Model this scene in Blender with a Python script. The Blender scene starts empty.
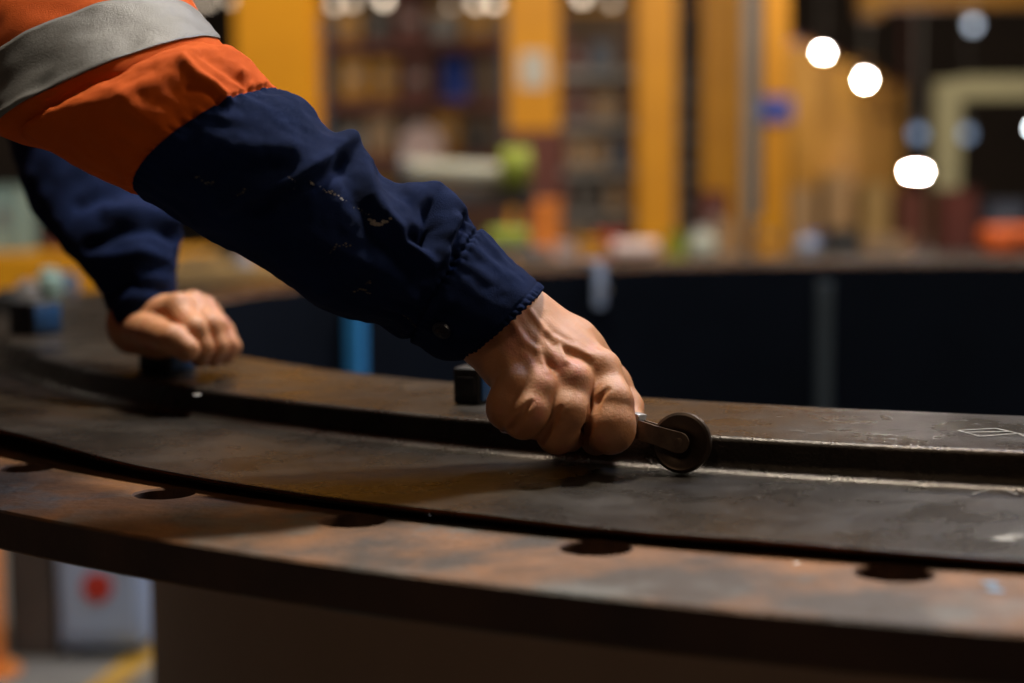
import bpy, bmesh, math, random
import numpy as np
from mathutils import Matrix, Vector
random.seed(7); RNG = np.random.default_rng(7)
S = bpy.context.scene
COL = S.collection
PI = math.pi

# ------------------------------------------------------------------ camera
FPX, PITCH, ROLL = 1600.0, 0.0934858537, -0.009351989
ZF = 0.90                                  # top of the big steel flange
CAMZ = ZF + 0.185
cP, sP, cR, sR = math.cos(PITCH), math.sin(PITCH), math.cos(ROLL), math.sin(ROLL)
FWD = np.array([0, cP, -sP]); UP0 = np.array([0, sP, cP]); RT0 = np.array([1.0, 0, 0])
RT = cR*RT0 + sR*UP0; UP = -sR*RT0 + cR*UP0
CAM = np.array([0, 0, CAMZ])
cd = bpy.data.cameras.new('camera'); cam = bpy.data.objects.new('camera', cd); COL.objects.link(cam)
cam.matrix_world = Matrix(((RT[0], UP[0], -FWD[0], 0), (RT[1], UP[1], -FWD[1], 0), (RT[2], UP[2], -FWD[2], CAMZ), (0, 0, 0, 1)))
cd.sensor_width = 36; cd.lens = FPX*36/1024; cd.clip_start = .05; cd.clip_end = 200
cd.dof.use_dof = True; cd.dof.focus_distance = 0.99; cd.dof.aperture_fstop = 3.0
S.camera = cam
def at(x, y, D):
    """world point seen at pixel x,y at world depth D along +Y"""
    d = (x-512)*RT + (341.5-y)*UP + FPX*FWD
    return CAM + d*(D/d[1])
def proj(P):
    q = np.asarray(P)-CAM
    f = q@FWD
    return 512+FPX*(q@RT)/f, 341.5-FPX*(q@UP)/f

# ------------------------------------------------------------------ world, light, exposure
w = bpy.data.worlds.new('world'); S.world = w; w.use_nodes = True
w.node_tree.nodes['Background'].inputs[0].default_value = (.5, .6, .8, 1)
w.node_tree.nodes['Background'].inputs[1].default_value = .05
S.view_settings.view_transform = 'Standard'; S.view_settings.look = 'None'
S.view_settings.exposure = 0.0; S.view_settings.gamma = 1; S.view_settings.use_curve_mapping = False
def area(name, loc, target, size, power, col, sy=None):
    l = bpy.data.lights.new(name, 'AREA'); l.energy = power; l.color = col; l.size = size
    if sy: l.shape = 'RECTANGLE'; l.size_y = sy
    o = bpy.data.objects.new(name, l); COL.objects.link(o); o.location = loc
    o.rotation_euler = (Vector(target)-Vector(loc)).to_track_quat('-Z', 'Y').to_euler()
    return o
area('key_light', (2.2, 3.8, 3.9), (0, 1.0, .95), .8, 88, (1, .90, .76))
area('overhead_light', (.05, 1.78, 3.5), (.15, 1.0, .95), .26, 100, (1, .91, .78))
area('side_fill', (2.3, 1.15, 2.7), (0, 1.0, .95), .6, 19, (1, .80, .58))  # added warm fill that brightens the back of the hand
area('cool_daylight', (1.9, 3.3, 4.6), (0, 1, .95), 1.2, 95, (.36, .55, 1))
area('bay_light_near', (-1.5, -2.5, 5.5), (0, 1, .9), 1.5, 17, (1, .72, .48))
area('bay_light_mid', (1.5, 5.5, 6.5), (.5, 12, 1.5), 2.0, 500, (1, .86, .68))
area('bay_light_far', (6.0, 20.5, 7), (7, 32, 1.5), 3.0, 430, (1, .84, .62))
area('row_fill', (4.2, 12.5, 6.5), (3.0, 20, 1.5), 1.5, 230, (1, .86, .68))  # extra fill added to brighten the fourth amber column
area('bay_light_left', (-3.5, 4.5, 5), (-2, 7, 0), 1.5, 66, (1, .90, .78))

# ------------------------------------------------------------------ tagging and mesh helpers
def tag(o, label=None, cat=None, group=None, kind=None):
    if label: o['label'] = label
    if cat: o['category'] = cat
    if group: o['group'] = group
    if kind: o['kind'] = kind
    return o
def empty(name, loc, label, cat, group=None, rz=0):
    o = bpy.data.objects.new(name, None); COL.objects.link(o); o.location = loc
    o.rotation_euler = (0, 0, rz); o.empty_display_size = .05
    return tag(o, label, cat, group)
def link(name, me, mats, parent=None, smooth=True, world=False):
    """world=True: mesh coordinates are world ones and are shifted into the parent's frame"""
    o = bpy.data.objects.new(name, me); COL.objects.link(o)
    for m in (mats if isinstance(mats, (list, tuple)) else [mats]): me.materials.append(m)
    if smooth: me.polygons.foreach_set('use_smooth', [True]*len(me.polygons))
    if parent is not None:
        o.parent = parent
        if world:
            p = parent; off = Vector((0, 0, 0))
            while p: off += Vector(p.location); p = p.parent
            me.transform(Matrix.Translation(-off))
    me.update(); return o
def pydata(V, F, name='m'):
    me = bpy.data.meshes.new(name); me.from_pydata([tuple(map(float, v)) for v in V], [], F); me.update(); return me
class MB:
    """collects shapes into one mesh"""
    def __init__(s): s.bm = bmesh.new()
    def box(s, c, d, bev=.0, rot=None, seg=2):
        r = bmesh.ops.create_cube(s.bm, size=1); vs = r['verts']
        bmesh.ops.scale(s.bm, vec=d, verts=vs)
        if bev > 0:
            es = list({e for v in vs for e in v.link_edges})
            rr = bmesh.ops.bevel(s.bm, geom=es, offset=bev, segments=seg, affect='EDGES', profile=.5)
            vs = list({v for f in rr['faces'] for v in f.verts} | {v for v in vs if v.is_valid})
        if rot is not None: bmesh.ops.rotate(s.bm, verts=vs, cent=(0, 0, 0), matrix=rot.to_3x3() if len(rot) == 4 else rot)
        bmesh.ops.translate(s.bm, verts=vs, vec=c); return s
    def cyl(s, a, b, r1, r2=None, n=24, bev=0):
        a = Vector(a); b = Vector(b); r2 = r1 if r2 is None else r2
        r = bmesh.ops.create_cone(s.bm, cap_ends=True, segments=n, radius1=r1, radius2=r2, depth=(b-a).length)
        vs = r['verts']
        if bev > 0:
            es = [e for e in {e for v in vs for e in v.link_edges} if any(len(f.verts) > 4 for f in e.link_faces)]
            rr = bmesh.ops.bevel(s.bm, geom=es, offset=bev, segments=2, affect='EDGES', profile=.5)
            vs = list({v for f in rr['faces'] for v in f.verts} | {v for v in vs if v.is_valid})
        q = (b-a).to_track_quat('Z', 'Y').to_matrix()
        bmesh.ops.rotate(s.bm, verts=vs, cent=(0, 0, 0), matrix=q)
        bmesh.ops.translate(s.bm, verts=vs, vec=(a+b)/2); return s
    def ball(s, c, r, sc=(1, 1, 1), n=24):
        rr = bmesh.ops.create_uvsphere(s.bm, u_segments=n, v_segments=n//2, radius=r)
        bmesh.ops.scale(s.bm, vec=sc, verts=rr['verts']); bmesh.ops.translate(s.bm, verts=rr['verts'], vec=c); return s
    def lathe(s, prof, c=(0, 0, 0), n=32, axis=None):
        """prof: (r,z) list"""
        rows = []; vs = []
        for r, z in prof:
            row = [s.bm.verts.new((r*math.cos(2*PI*i/n), r*math.sin(2*PI*i/n), z)) for i in range(n)]; rows.append(row); vs += row
        for A, B in zip(rows, rows[1:]):
            for i in range(n): s.bm.faces.new((A[i], A[(i+1) % n], B[(i+1) % n], B[i]))
        s.bm.faces.new(rows[0][::-1]); s.bm.faces.new(rows[-1])
        if axis is not None:
            bmesh.ops.rotate(s.bm, verts=vs, cent=(0, 0, 0), matrix=Vector(axis).to_track_quat('Z', 'Y').to_matrix())
        bmesh.ops.translate(s.bm, verts=vs, vec=c); return s
    def prism(s, pts, y0, y1):
        """outline in XZ, extruded from y0 to y1"""
        A = [s.bm.verts.new((x, y0, z)) for x, z in pts]; B = [s.bm.verts.new((x, y1, z)) for x, z in pts]
        s.bm.faces.new(A); s.bm.faces.new(B[::-1]); n = len(pts)
        for i in range(n): s.bm.faces.new((A[i], B[i], B[(i+1) % n], A[(i+1) % n]))
        return s
    def build(s, name, mats, parent=None, smooth=False, world=False):
        bmesh.ops.recalc_face_normals(s.bm, faces=s.bm.faces)
        me = bpy.data.meshes.new(name); s.bm.to_mesh(me); s.bm.free()
        if smooth:
            me.update()
            o = link(name, me, mats, parent, True, world)
            me.set_sharp_from_angle(angle=math.radians(38)); return o
        return link(name, me, mats, parent, False, world)
def copy_tree(o, parent=None):
    c = o.copy(); COL.objects.link(c); c.parent = parent
    for ch in list(o.children): copy_tree(ch, c)
    return c

# ------------------------------------------------------------------ materials
def mat(name, c1, c2=None, scale=8, rough=.6, rough2=None, metal=0, bump=0, bscale=None, c3=None, s3=40, t3=(.55, .62), detail=6, fac=(.35, .65), sss=0, coat=0, spec=.5, stretch=None):
    m = bpy.data.materials.new(name); m.use_nodes = True; nt = m.node_tree; N = nt.nodes; L = nt.links
    b = N['Principled BSDF']; tc = N.new('ShaderNodeTexCoord'); src = tc.outputs['Object']
    if stretch:
        mp = N.new('ShaderNodeMapping'); mp.inputs['Scale'].default_value = stretch; L.new(src, mp.inputs[0]); src = mp.outputs[0]
    def noise(sc, det=detail):
        n = N.new('ShaderNodeTexNoise'); n.inputs['Scale'].default_value = sc; n.inputs['Detail'].default_value = det
        n.inputs['Roughness'].default_value = .62; L.new(src, n.inputs['Vector']); return n
    def ramp(n, a, bb, ca, cb):
        r = N.new('ShaderNodeValToRGB'); r.color_ramp.elements[0].position = a; r.color_ramp.elements[1].position = bb
        r.color_ramp.elements[0].color = (*ca, 1); r.color_ramp.elements[1].color = (*cb, 1); L.new(n.outputs['Fac'], r.inputs[0]); return r
    b.inputs['Base Color'].default_value = (*c1, 1)
    n1 = noise(scale)
    if c2:
        r = ramp(n1, fac[0], fac[1], c1, c2); out = r.outputs[0]
        if c3:
            n3 = noise(s3); r3 = ramp(n3, t3[0], t3[1], (0, 0, 0), (1, 1, 1))
            mx = N.new('ShaderNodeMix'); mx.data_type = 'RGBA'; L.new(r3.outputs[0], mx.inputs[0]); L.new(out, mx.inputs[6])
            mx.inputs[7].default_value = (*c3, 1); out = mx.outputs[2]
        L.new(out, b.inputs['Base Color'])
    b.inputs['Roughness'].default_value = rough
    if rough2 is not None:
        mr = N.new('ShaderNodeMapRange'); mr.inputs[3].default_value = rough; mr.inputs[4].default_value = rough2
        mr.inputs[1].default_value = .35; mr.inputs[2].default_value = .65; L.new(noise(scale*2.3).outputs['Fac'], mr.inputs[0]); L.new(mr.outputs[0], b.inputs['Roughness'])
    b.inputs['Metallic'].default_value = metal; b.inputs['Specular IOR Level'].default_value = spec
    if sss:
        b.inputs['Subsurface Weight'].default_value = sss; b.inputs['Subsurface Radius'].default_value = (.6, .25, .12); b.inputs['Subsurface Scale'].default_value = .006
    if coat: b.inputs['Coat Weight'].default_value = coat; b.inputs['Coat Roughness'].default_value = .2
    if bump:
        bn = N.new('ShaderNodeBump'); bn.inputs['Strength'].default_value = bump; bn.inputs['Distance'].default_value = .002
        L.new(noise(bscale or scale*6, 5).outputs['Fac'], bn.inputs['Height']); L.new(bn.outputs[0], b.inputs['Normal'])
    return m
def emit(name, col, s):
    m = bpy.data.materials.new(name); m.use_nodes = True; b = m.node_tree.nodes['Principled BSDF']
    b.inputs['Base Color'].default_value = (*col, 1); b.inputs['Emission Color'].default_value = (*col, 1); b.inputs['Emission Strength'].default_value = s
    return m
M = dict(
    sheet=mat('mill_scale_steel', (.026, .021, .017), (.066, .056, .045), 9, .22, .38, .6, .32, 420, c3=(.085, .048, .025), s3=5, t3=(.55, .90), spec=.5),
    flange=mat('rusty_flange_steel', (.050, .034, .022), (.27, .112, .032), 8, .5, .75, .2, .6, 160, c3=(.11, .105, .09), s3=12, t3=(.54, .68), fac=(.40, .64)),
    flange_edge=mat('sawn_flange_edge', (.030, .012, .006), (.055, .022, .010), 14, .8, None, .1, .5, 90),
    hole=mat('drilled_rust', (.045, .018, .007), (.10, .04, .014), 60, .85),
    rust=mat('orange_rust', (.26, .095, .028), (.40, .16, .045), 50, .8),
    shell=mat('brown_primer', (.38, .22, .13), (.42, .25, .15), 3, .75),
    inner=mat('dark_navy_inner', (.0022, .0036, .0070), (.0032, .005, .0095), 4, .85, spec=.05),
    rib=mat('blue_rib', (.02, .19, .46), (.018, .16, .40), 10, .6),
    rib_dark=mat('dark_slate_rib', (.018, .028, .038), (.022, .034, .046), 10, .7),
    skin=mat('skin', (.46, .20, .085), (.54, .255, .122), 28, .44, .56, 0, .28, 620, sss=.25, c3=(.52, .19, .12), s3=34, t3=(.54, .70), spec=.45),
    nail=mat('nail', (.62, .38, .30), (.66, .42, .34), 60, .3),
    navy=mat('navy_drill_cotton', (.0040, .0105, .042), (.0062, .0150, .060), 25, .9, None, 0, .6, 1300, c3=(.11, .10, .09), s3=42, t3=(.735, .78), spec=.08),
    orange=mat('orange_hi_vis_cotton', (.50, .075, .003), (.57, .092, .004), 20, .85, None, 0, .45, 1300, spec=.12),
    band=mat('reflective_silver_tape', (.105, .10, .088), (.14, .132, .117), 26, .55, None, .15, .3, 900, c3=(.05, .045, .04), s3=33, t3=(.68, .74)),
    button=mat('dark_button', (.012, .014, .028), None, 8, .4),
    trousers=mat('navy_trousers', (.012, .016, .04), (.018, .024, .055), 20, .85, None, 0, .4, 900),
    boot=mat('brown_boot_leather', (.10, .055, .025), (.14, .08, .04), 20, .6),
    hair=mat('brown_hair', (.03, .017, .01), (.06, .035, .02), 90, .6, None, 0, .6, 300),
    chrome=mat('worn_bright_steel', (.42, .40, .37), (.55, .53, .50), 60, .28, .4, .95),
    wheel=mat('dark_bronzed_steel', (.075, .052, .038), (.11, .078, .056), 60, .32, .42, .8),
    fork=mat('forged_fork_steel', (.17, .12, .085), (.25, .18, .13), 90, .36, .5, .9),
    handle=mat('dark_red_handle', (.22, .02, .015), (.16, .015, .012), 60, .35),
    mag_black=mat('black_magnet_body', (.008, .008, .009), (.014, .014, .015), 60, .5),
    mag_blue=mat('blue_magnet_panel', (.006, .045, .13), (.008, .052, .15), 60, .45),
    chalk=mat('chalk', (.42, .40, .36), (.30, .29, .27), 300, .95),
    dull_chalk=mat('dull_chalk', (.13, .12, .105), (.10, .09, .08), 200, .8),
    white_spot=mat('white_spatter_glint', (.75, .70, .62), None, 10, .5),
    blue_chalk=mat('pale_blue_smear', (.16, .24, .33), (.12, .19, .26), 80, .8),
)

# ------------------------------------------------------------------ polar ring geometry
TC = np.array([0.71363, 2.17708])           # centre of the tank
def pol(r, th, z): return (TC[0]+r*math.cos(th), TC[1]+r*math.sin(th), z)
R_OUT, R_HOLE, R_STEP, R_SH, R_IN = 1.607, 1.515, 1.343, 1.500, 1.188
NH = 62; DTH = 2*PI/NH; TH0 = math.radians(-122.1); TT = .024; HR = .0185
ring = empty('steel_flange_ring', (TC[0], TC[1], 0), 'huge brown steel flange ring with a row of bolt holes on round tank', 'flange')
def build_flange():
    V = []; F = []; mi = []
    def v(p): V.append(p); return len(V)-1
    K = 32
    r0, r1 = R_HOLE-.030, R_HOLE+.030
    NR = 6
    radial_in = np.linspace(R_IN, r0, 5); radial_out = np.linspace(r1, R_OUT-.0015, 4)
    for h in range(NH):
        tc = TH0+h*DTH; ta = tc-DTH/2
        q = 8
        # square boundary as list of (r,th)
        sq = []
        for i in range(q): sq.append((r0, ta+DTH*i/q))
        for i in range(q): sq.append((r0+(r1-r0)*i/q, ta+DTH))
        for i in range(q): sq.append((r1, ta+DTH-DTH*i/q))
        for i in range(q): sq.append((r1-(r1-r0)*i/q, ta))
        loops = []
        for zz, topb in ((ZF, 1), (ZF-TT, 0)):
            outer = [v(pol(r, t, zz)) for r, t in sq]
            circ = []; circ2 = []
            for (r, t) in sq:
                a = math.atan2((t-tc)*R_HOLE, r-R_HOLE)
                for lst, hr, dz in ((circ, HR+.0012, 0), (circ2, HR, -.0012 if topb else .0012)):
                    lst.append(v(pol(R_HOLE+hr*math.cos(a), tc+hr*math.sin(a)/R_HOLE, zz+dz)))
            n = len(sq)
            for i in range(n):
                j = (i+1) % n
                f = (outer[i], outer[j], circ[j], circ[i]); F.append(f if topb else f[::-1]); mi.append(0)
                f = (circ[i], circ[j], circ2[j], circ2[i]); F.append(f if topb else f[::-1]); mi.append(2)
            loops.append(circ2)
            for rr in (radial_in, radial_out):
                for a, b in zip(rr, rr[1:]):
                    for i in range(q):
                        t0, t1 = ta+DTH*i/q, ta+DTH*(i+1)/q
                        f = tuple(v(pol(r, t, zz)) for r, t in ((a, t0), (b, t0), (b, t1), (a, t1)))
                        F.append(f if topb else f[::-1]); mi.append(0)
        n = len(sq)
        for i in range(n):
            j = (i+1) % n
            F.append((loops[0][i], loops[0][j], loops[1][j], loops[1][i])); mi.append(2)
        for i in range(q):
            t0, t1 = ta+DTH*i/q, ta+DTH*(i+1)/q
            prof = [(R_OUT-.0015, ZF), (R_OUT, ZF-.0015), (R_OUT, ZF-TT+.0015), (R_OUT-.0015, ZF-TT)]
            for (ra, za), (rb, zb) in zip(prof, prof[1:]):
                F.append(tuple(v(pol(r, t, z)) for r, t, z in ((ra, t0, za), (rb, t0, zb), (rb, t1, zb), (ra, t1, za)))); mi.append(1 if abs(za-zb) > .002 else 0)
            F.append(tuple(v(pol(R_IN, t, z)) for t, z in ((t0, ZF-TT), (t0, ZF), (t1, ZF), (t1, ZF-TT)))); mi.append(1)
    me = pydata(V, F)
    me.polygons.foreach_set('material_index', mi)
    bm = bmesh.new(); bm.from_mesh(me); bmesh.ops.remove_doubles(bm, verts=bm.verts, dist=1e-5)
    bmesh.ops.recalc_face_normals(bm, faces=bm.faces); bm.to_mesh(me); bm.free()
    link('flange_plate', me, [M['flange'], M['flange_edge'], M['hole']], ring, False, world=True)
build_flange()
def revolve(prof, n=360, zfun=None):
    """closed (r,z) outline swept right round the tank centre"""
    V = []; F = []; m = len(prof)
    for i in range(n):
        t = 2*PI*i/n
        for r, z in prof: V.append(pol(r, t, z+(zfun(t, r) if zfun else 0)))
    for i in range(n):
        for k in range(m):
            F.append((i*m+k, ((i+1) % n)*m+k, ((i+1) % n)*m+(k+1) % m, i*m+(k+1) % m))
    me = pydata(V, F); bm = bmesh.new(); bm.from_mesh(me); bmesh.ops.recalc_face_normals(bm, faces=bm.faces); bm.to_mesh(me); bm.free()
    return me
# the tank shell under and inside the ring
tank = empty('round_steel_tank', (TC[0], TC[1], 0), 'brown round steel tank shell standing under the wide flange ring', 'tank')
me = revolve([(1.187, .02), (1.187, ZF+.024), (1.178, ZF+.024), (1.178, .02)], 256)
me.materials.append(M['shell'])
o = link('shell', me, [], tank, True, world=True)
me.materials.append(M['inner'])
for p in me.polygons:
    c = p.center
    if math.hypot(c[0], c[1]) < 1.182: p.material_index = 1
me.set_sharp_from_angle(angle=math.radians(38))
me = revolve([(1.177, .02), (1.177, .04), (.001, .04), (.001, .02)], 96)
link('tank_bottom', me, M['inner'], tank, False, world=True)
def inner_angle(px, r):
    ts = np.linspace(math.radians(60), math.radians(178), 4000)
    X, _ = proj(np.stack([TC[0]+r*np.cos(ts), TC[1]+r*np.sin(ts), ts*0+ZF], 1)); return float(ts[np.argmin(abs(X-px))])
def rib_at(px, D, wid, m, label):
    th = inner_angle(px, 1.160)
    b = MB(); rm = Matrix.Rotation(th, 3, 'Z')
    b.box((0, 0, 0), (.030, wid, ZF-.06), .003)
    b.box((.006, 0, 0), (.012, wid*1.25, ZF-.06), .002)
    q = pol(1.160, th, .04+(ZF-.06)/2+.01)
    bmesh.ops.rotate(b.bm, verts=b.bm.verts, cent=(0, 0, 0), matrix=rm)
    bmesh.ops.translate(b.bm, verts=b.bm.verts, vec=q)
    b.build('stiffener_rib', m, tank, world=True)['label'] = label
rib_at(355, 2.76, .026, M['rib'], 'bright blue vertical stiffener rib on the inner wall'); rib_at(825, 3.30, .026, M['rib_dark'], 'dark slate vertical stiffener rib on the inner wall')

# pressed steel sheet that lies on the ring, with its joggle step
sheet = empty('pressed_steel_sheet', (TC[0], TC[1], ZF), 'dark curved steel sheet with a pressed step lying over the rusty flange', 'steel sheet')
def lift(t):
    d = math.degrees(math.atan2(math.sin(t), math.cos(t)))
    xs = [-180, -150, -135, -130.4, -126.7, -123.6, -120, -114, -111, -108, -60, 180]
    zs = [.030, .028, .0218, .0165, .0122, .0116, .0118, .0120, .0108, .0104, .0110, .030]
    return float(np.interp(d, xs, zs))-.0034
def sheet_prof():
    """upper outline in (r, z_rel) from outer edge inwards; z_rel flat level = 0, step height .0225"""
    P = [(1.500, -.0008), (1.4998, -.0002), (1.4992, 0), (1.4975, 0), (1.49, 0), (1.46, 0), (1.42, 0), (1.385, -.0002)]
    # concave fillet radius .010 then convex radius .005
    rc, rv, H = .0095, .0042, .0220
    r0 = R_STEP+rc+.003
    for k in range(11):
        a = k/10*math.radians(82); P.append((r0-rc*math.sin(a), rc*(1-math.cos(a))))
    rr, zz = P[-1]
    tv = math.radians(82); ztop_start = H-rv*(1-math.cos(tv))
    dr = (ztop_start-zz)/math.tan(tv)
    ra = rr-dr
    for k in range(11):
        a = tv*(1-k/10); P.append((ra-rv*(math.sin(tv)-math.sin(a)), H-rv*(1-math.cos(a))))
    P += [(1.315, H+.0003), (1.28, H), (1.24, H), (1.205, H), (1.189, H-.001), (1.184, H-.0045)]
    return P
def build_sheet():
    P = sheet_prof(); th = .0036; n = 900
    U = np.array(P)
    T = np.gradient(U, axis=0); T /= np.linalg.norm(T, axis=1)[:, None]
    Nn = np.stack([-T[:, 1], T[:, 0]], 1)      # pointing down side
    Nn[Nn[:, 1] > 0] *= -1
    Lw = U+Nn*th
    Lw[:, 1] = np.minimum(Lw[:, 1], U[:, 1]-.0008)
    prof = np.vstack([U, Lw[::-1]]); m = len(prof); k = len(U)
    V = []; F = []; mi = []
    for i in range(n):
        t = 2*PI*i/n; l = lift(t)
        for r, z in prof:
            wgt = min(1, max(0, (r-1.365)/.12)); base = .0130*(1-wgt)+l*wgt
            wob = .0006*math.sin(t*23+r*30)+.0004*math.sin(t*51+1)
            V.append(pol(r, t, ZF+base+z+wob*wgt))
    for i in range(n):
        for j in range(m):
            F.append((i*m+j, ((i+1) % n)*m+j, ((i+1) % n)*m+(j+1) % m, i*m+(j+1) % m))
            mi.append(1 if j >= m-2 or j == k-1 else 0)
    me = pydata(V, F); me.polygons.foreach_set('material_index', mi)
    bm = bmesh.new(); bm.from_mesh(me); bmesh.ops.recalc_face_normals(bm, faces=bm.faces); bm.to_mesh(me); bm.free()
    o = link('sheet_metal', me, [M['sheet'], M['rust']], sheet, True, world=True)
    me.set_sharp_from_angle(angle=math.radians(50))
build_sheet()
def surf_z(r, t):
    P = sheet_prof()[::-1]
    z = float(np.interp(r, [p[0] for p in P], [p[1] for p in P])); w_ = min(1, max(0, (r-1.365)/.12))
    return ZF+.0130*(1-w_)+lift(t)*w_+z
def on_plane(px, py, z):
    d = at(px, py, 1.0)-CAM; t = (z-CAM[2])/d[2]; return CAM+d*t
def on_sheet(px, py, guess=.012):
    z = ZF+guess
    for _ in range(6):
        p = on_plane(px, py, z); q = p[:2]-TC; z = surf_z(np.hypot(*q), math.atan2(q[1], q[0]))
    p = on_plane(px, py, z); return p
# chalk crosses and smears drawn on the sheet
def stroke(pts, wid, guess, name, m, parent, flange=False):
    P = []
    for (x0, y0), (x1, y1) in zip(pts, pts[1:]):
        for k in range(9):
            f = k/8; x = x0+(x1-x0)*f; y = y0+(y1-y0)*f
            P.append(on_plane(x, y, ZF) if flange else on_plane(x, y, ZF+guess))
    V = []; F = []
    for i, p in enumerate(P):
        d = P[min(i+1, len(P)-1)]-P[max(i-1, 0)]; d = d/(np.linalg.norm(d)+1e-9); s = np.array([-d[1], d[0], 0])
        for k, sg in enumerate((-1, 1)):
            w_ = wid*(.6+.5*RNG.random()); V.append(p+s*sg*w_/2+np.array([0, 0, .0005]))
    for i in range(len(P)-1): F.append((2*i, 2*i+1, 2*i+3, 2*i+2))
    me = pydata(V, F); link(name, me, m, parent, False, world=True)
def blot(px, py, r, name, m, parent, guess=.012, flange=False, ax=1.0):
    p = on_plane(px, py, ZF) if flange else on_sheet(px, py, guess)
    V = [p+np.array([0, 0, .0006])]; F = []; n = 14
    for i in range(n):
        a = 2*PI*i/n; rr = r*(.75+.5*RNG.random()); V.append(p+np.array([math.cos(a)*rr*ax, math.sin(a)*rr, .0002]))
    for i in range(n): F.append((0, 1+i, 1+(i+1) % n))
    link(name, pydata(V, F), m, parent, True, world=True)
stroke([(966, 480), (1018, 495)], .0013, .0131, 'chalk_mark', M['chalk'], sheet)
stroke([(972, 495), (1012, 484)], .0013, .0131, 'chalk_mark', M['chalk'], sheet)
for pts in ([(958, 431), (996, 429), (1018, 434), (980, 437), (958, 431)], [(1018, 434), (1024, 437)], [(964, 433), (1010, 432)]):
    stroke(pts, .0018, .0352, 'chalk_mark', M['chalk'], sheet)
for i in range(9):
    x = 800+i*14+RNG.integers(-3, 3); y = 431+RNG.integers(-3, 6)
    stroke([(x-8, y), (x+6, y+RNG.integers(-2, 3))], .0028, .0352, 'chalk_mark', M['dull_chalk'], sheet)
blot(1003, 539, .0042, 'chalk_mark', M['chalk'], sheet, .011, ax=1.6)
blot(1014, 536, .003, 'chalk_mark', M['chalk'], sheet, .011, ax=1.6)
blot(797, 563, .0018, 'spatter_glint', M['white_spot'], ring, flange=True)
blot(990, 583, .0040, 'spatter_glint', M['blue_chalk'], ring, flange=True)
blot(994, 590, .0044, 'spatter_glint', M['blue_chalk'], ring, flange=True)
blot(197, 395, .0022, 'spatter_glint', M['white_spot'], sheet, .03, ax=1.4)  # white blot paints a highlight on the pressed step
for i in range(26):
    x = RNG.uniform(180, 1000); y = RNG.uniform(492, 515)+(x-300)*.045
    blot(x, min(y, 540), RNG.uniform(.0004, .001), 'dirt_speck', M['mag_black'], sheet, .012)

# ------------------------------------------------------------------ SDF surfaces (continuous bodies)
def surface_nets(Fv, org, h):
    """Fv>0 outside; returns verts, quads"""
    s = Fv < 0; nx, ny, nz = Fv.shape
    acc = np.zeros((nx-1, ny-1, nz-1, 3), np.float32); cnt = np.zeros((nx-1, ny-1, nz-1), np.float32)
    C8 = [(i, j, k) for i in (0, 1) for j in (0, 1) for k in (0, 1)]
    sl = lambda c: (slice(c[0], nx-1+c[0]), slice(c[1], ny-1+c[1]), slice(c[2], nz-1+c[2]))
    for a in C8:
        for b in C8:
            if sum(b)-sum(a) == 1 and all(y >= x for x, y in zip(a, b)):
                fa, fb = Fv[sl(a)], Fv[sl(b)]; m = (fa < 0) != (fb < 0)
                t = np.where(m, fa/np.where(m, fa-fb, 1), 0)
                for k in range(3): acc[..., k] += np.where(m, a[k]+(b[k]-a[k])*t, 0)
                cnt += m
    act = cnt > 0; idx = -np.ones(cnt.shape, np.int64); idx[act] = np.arange(act.sum())
    ii = np.argwhere(act); V = (ii+acc[act]/cnt[act][:, None])*h+np.asarray(org)
    Q = []
    for ax in range(3):
        u, v = [(1, 2), (2, 0), (0, 1)][ax]
        a = [slice(None)]*3; b = [slice(None)]*3; a[ax] = slice(0, -1); b[ax] = slice(1, None)
        sa, sb = s[tuple(a)], s[tuple(b)]
        for flip, m in ((False, sa & ~sb), (True, ~sa & sb)):
            e = np.argwhere(m); ok = (e[:, u] > 0) & (e[:, v] > 0) & (e[:, u] < Fv.shape[u]-1) & (e[:, v] < Fv.shape[v]-1); e = e[ok]
            def g(du, dv):
                q = e.copy(); q[:, u] -= du; q[:, v] -= dv; return idx[q[:, 0], q[:, 1], q[:, 2]]
            q = np.stack([g(1, 1), g(0, 1), g(0, 0), g(1, 0)], 1)
            Q.append(q[:, ::-1] if flip else q)
    Q = np.vstack(Q); Q = Q[(Q >= 0).all(1)]
    return V, Q
def smin(a, b, k):
    if k <= 0: return np.minimum(a, b)
    h = np.maximum(k-np.abs(a-b), 0)/k
    return np.minimum(a, b)-h*h*k*.25
def smax(a, b, k): return -smin(-a, -b, k)
def cone(P, a, b, ra, rb):
    a = np.asarray(a); b = np.asarray(b); ba = b-a
    t = np.clip(((P-a)@ba)/(ba@ba), 0, 1)
    return np.linalg.norm(P-a-t[..., None]*ba, axis=-1)-(ra+(rb-ra)*t)
def chain(P, pts, rs, k):
    d = None
    for i in range(len(pts)-1):
        c = cone(P, pts[i], pts[i+1], rs[i], rs[i+1]); d = c if d is None else smin(d, c, k)
    return d
def ball(P, c, r): return np.linalg.norm(P-np.asarray(c), axis=-1)-r
def ellipsoid(P, c, r):
    q = (P-np.asarray(c))/np.asarray(r); k = np.linalg.norm(q, axis=-1); k2 = np.linalg.norm(q/np.asarray(r), axis=-1)
    return k*(k-1)/np.maximum(k2, 1e-6)
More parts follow.
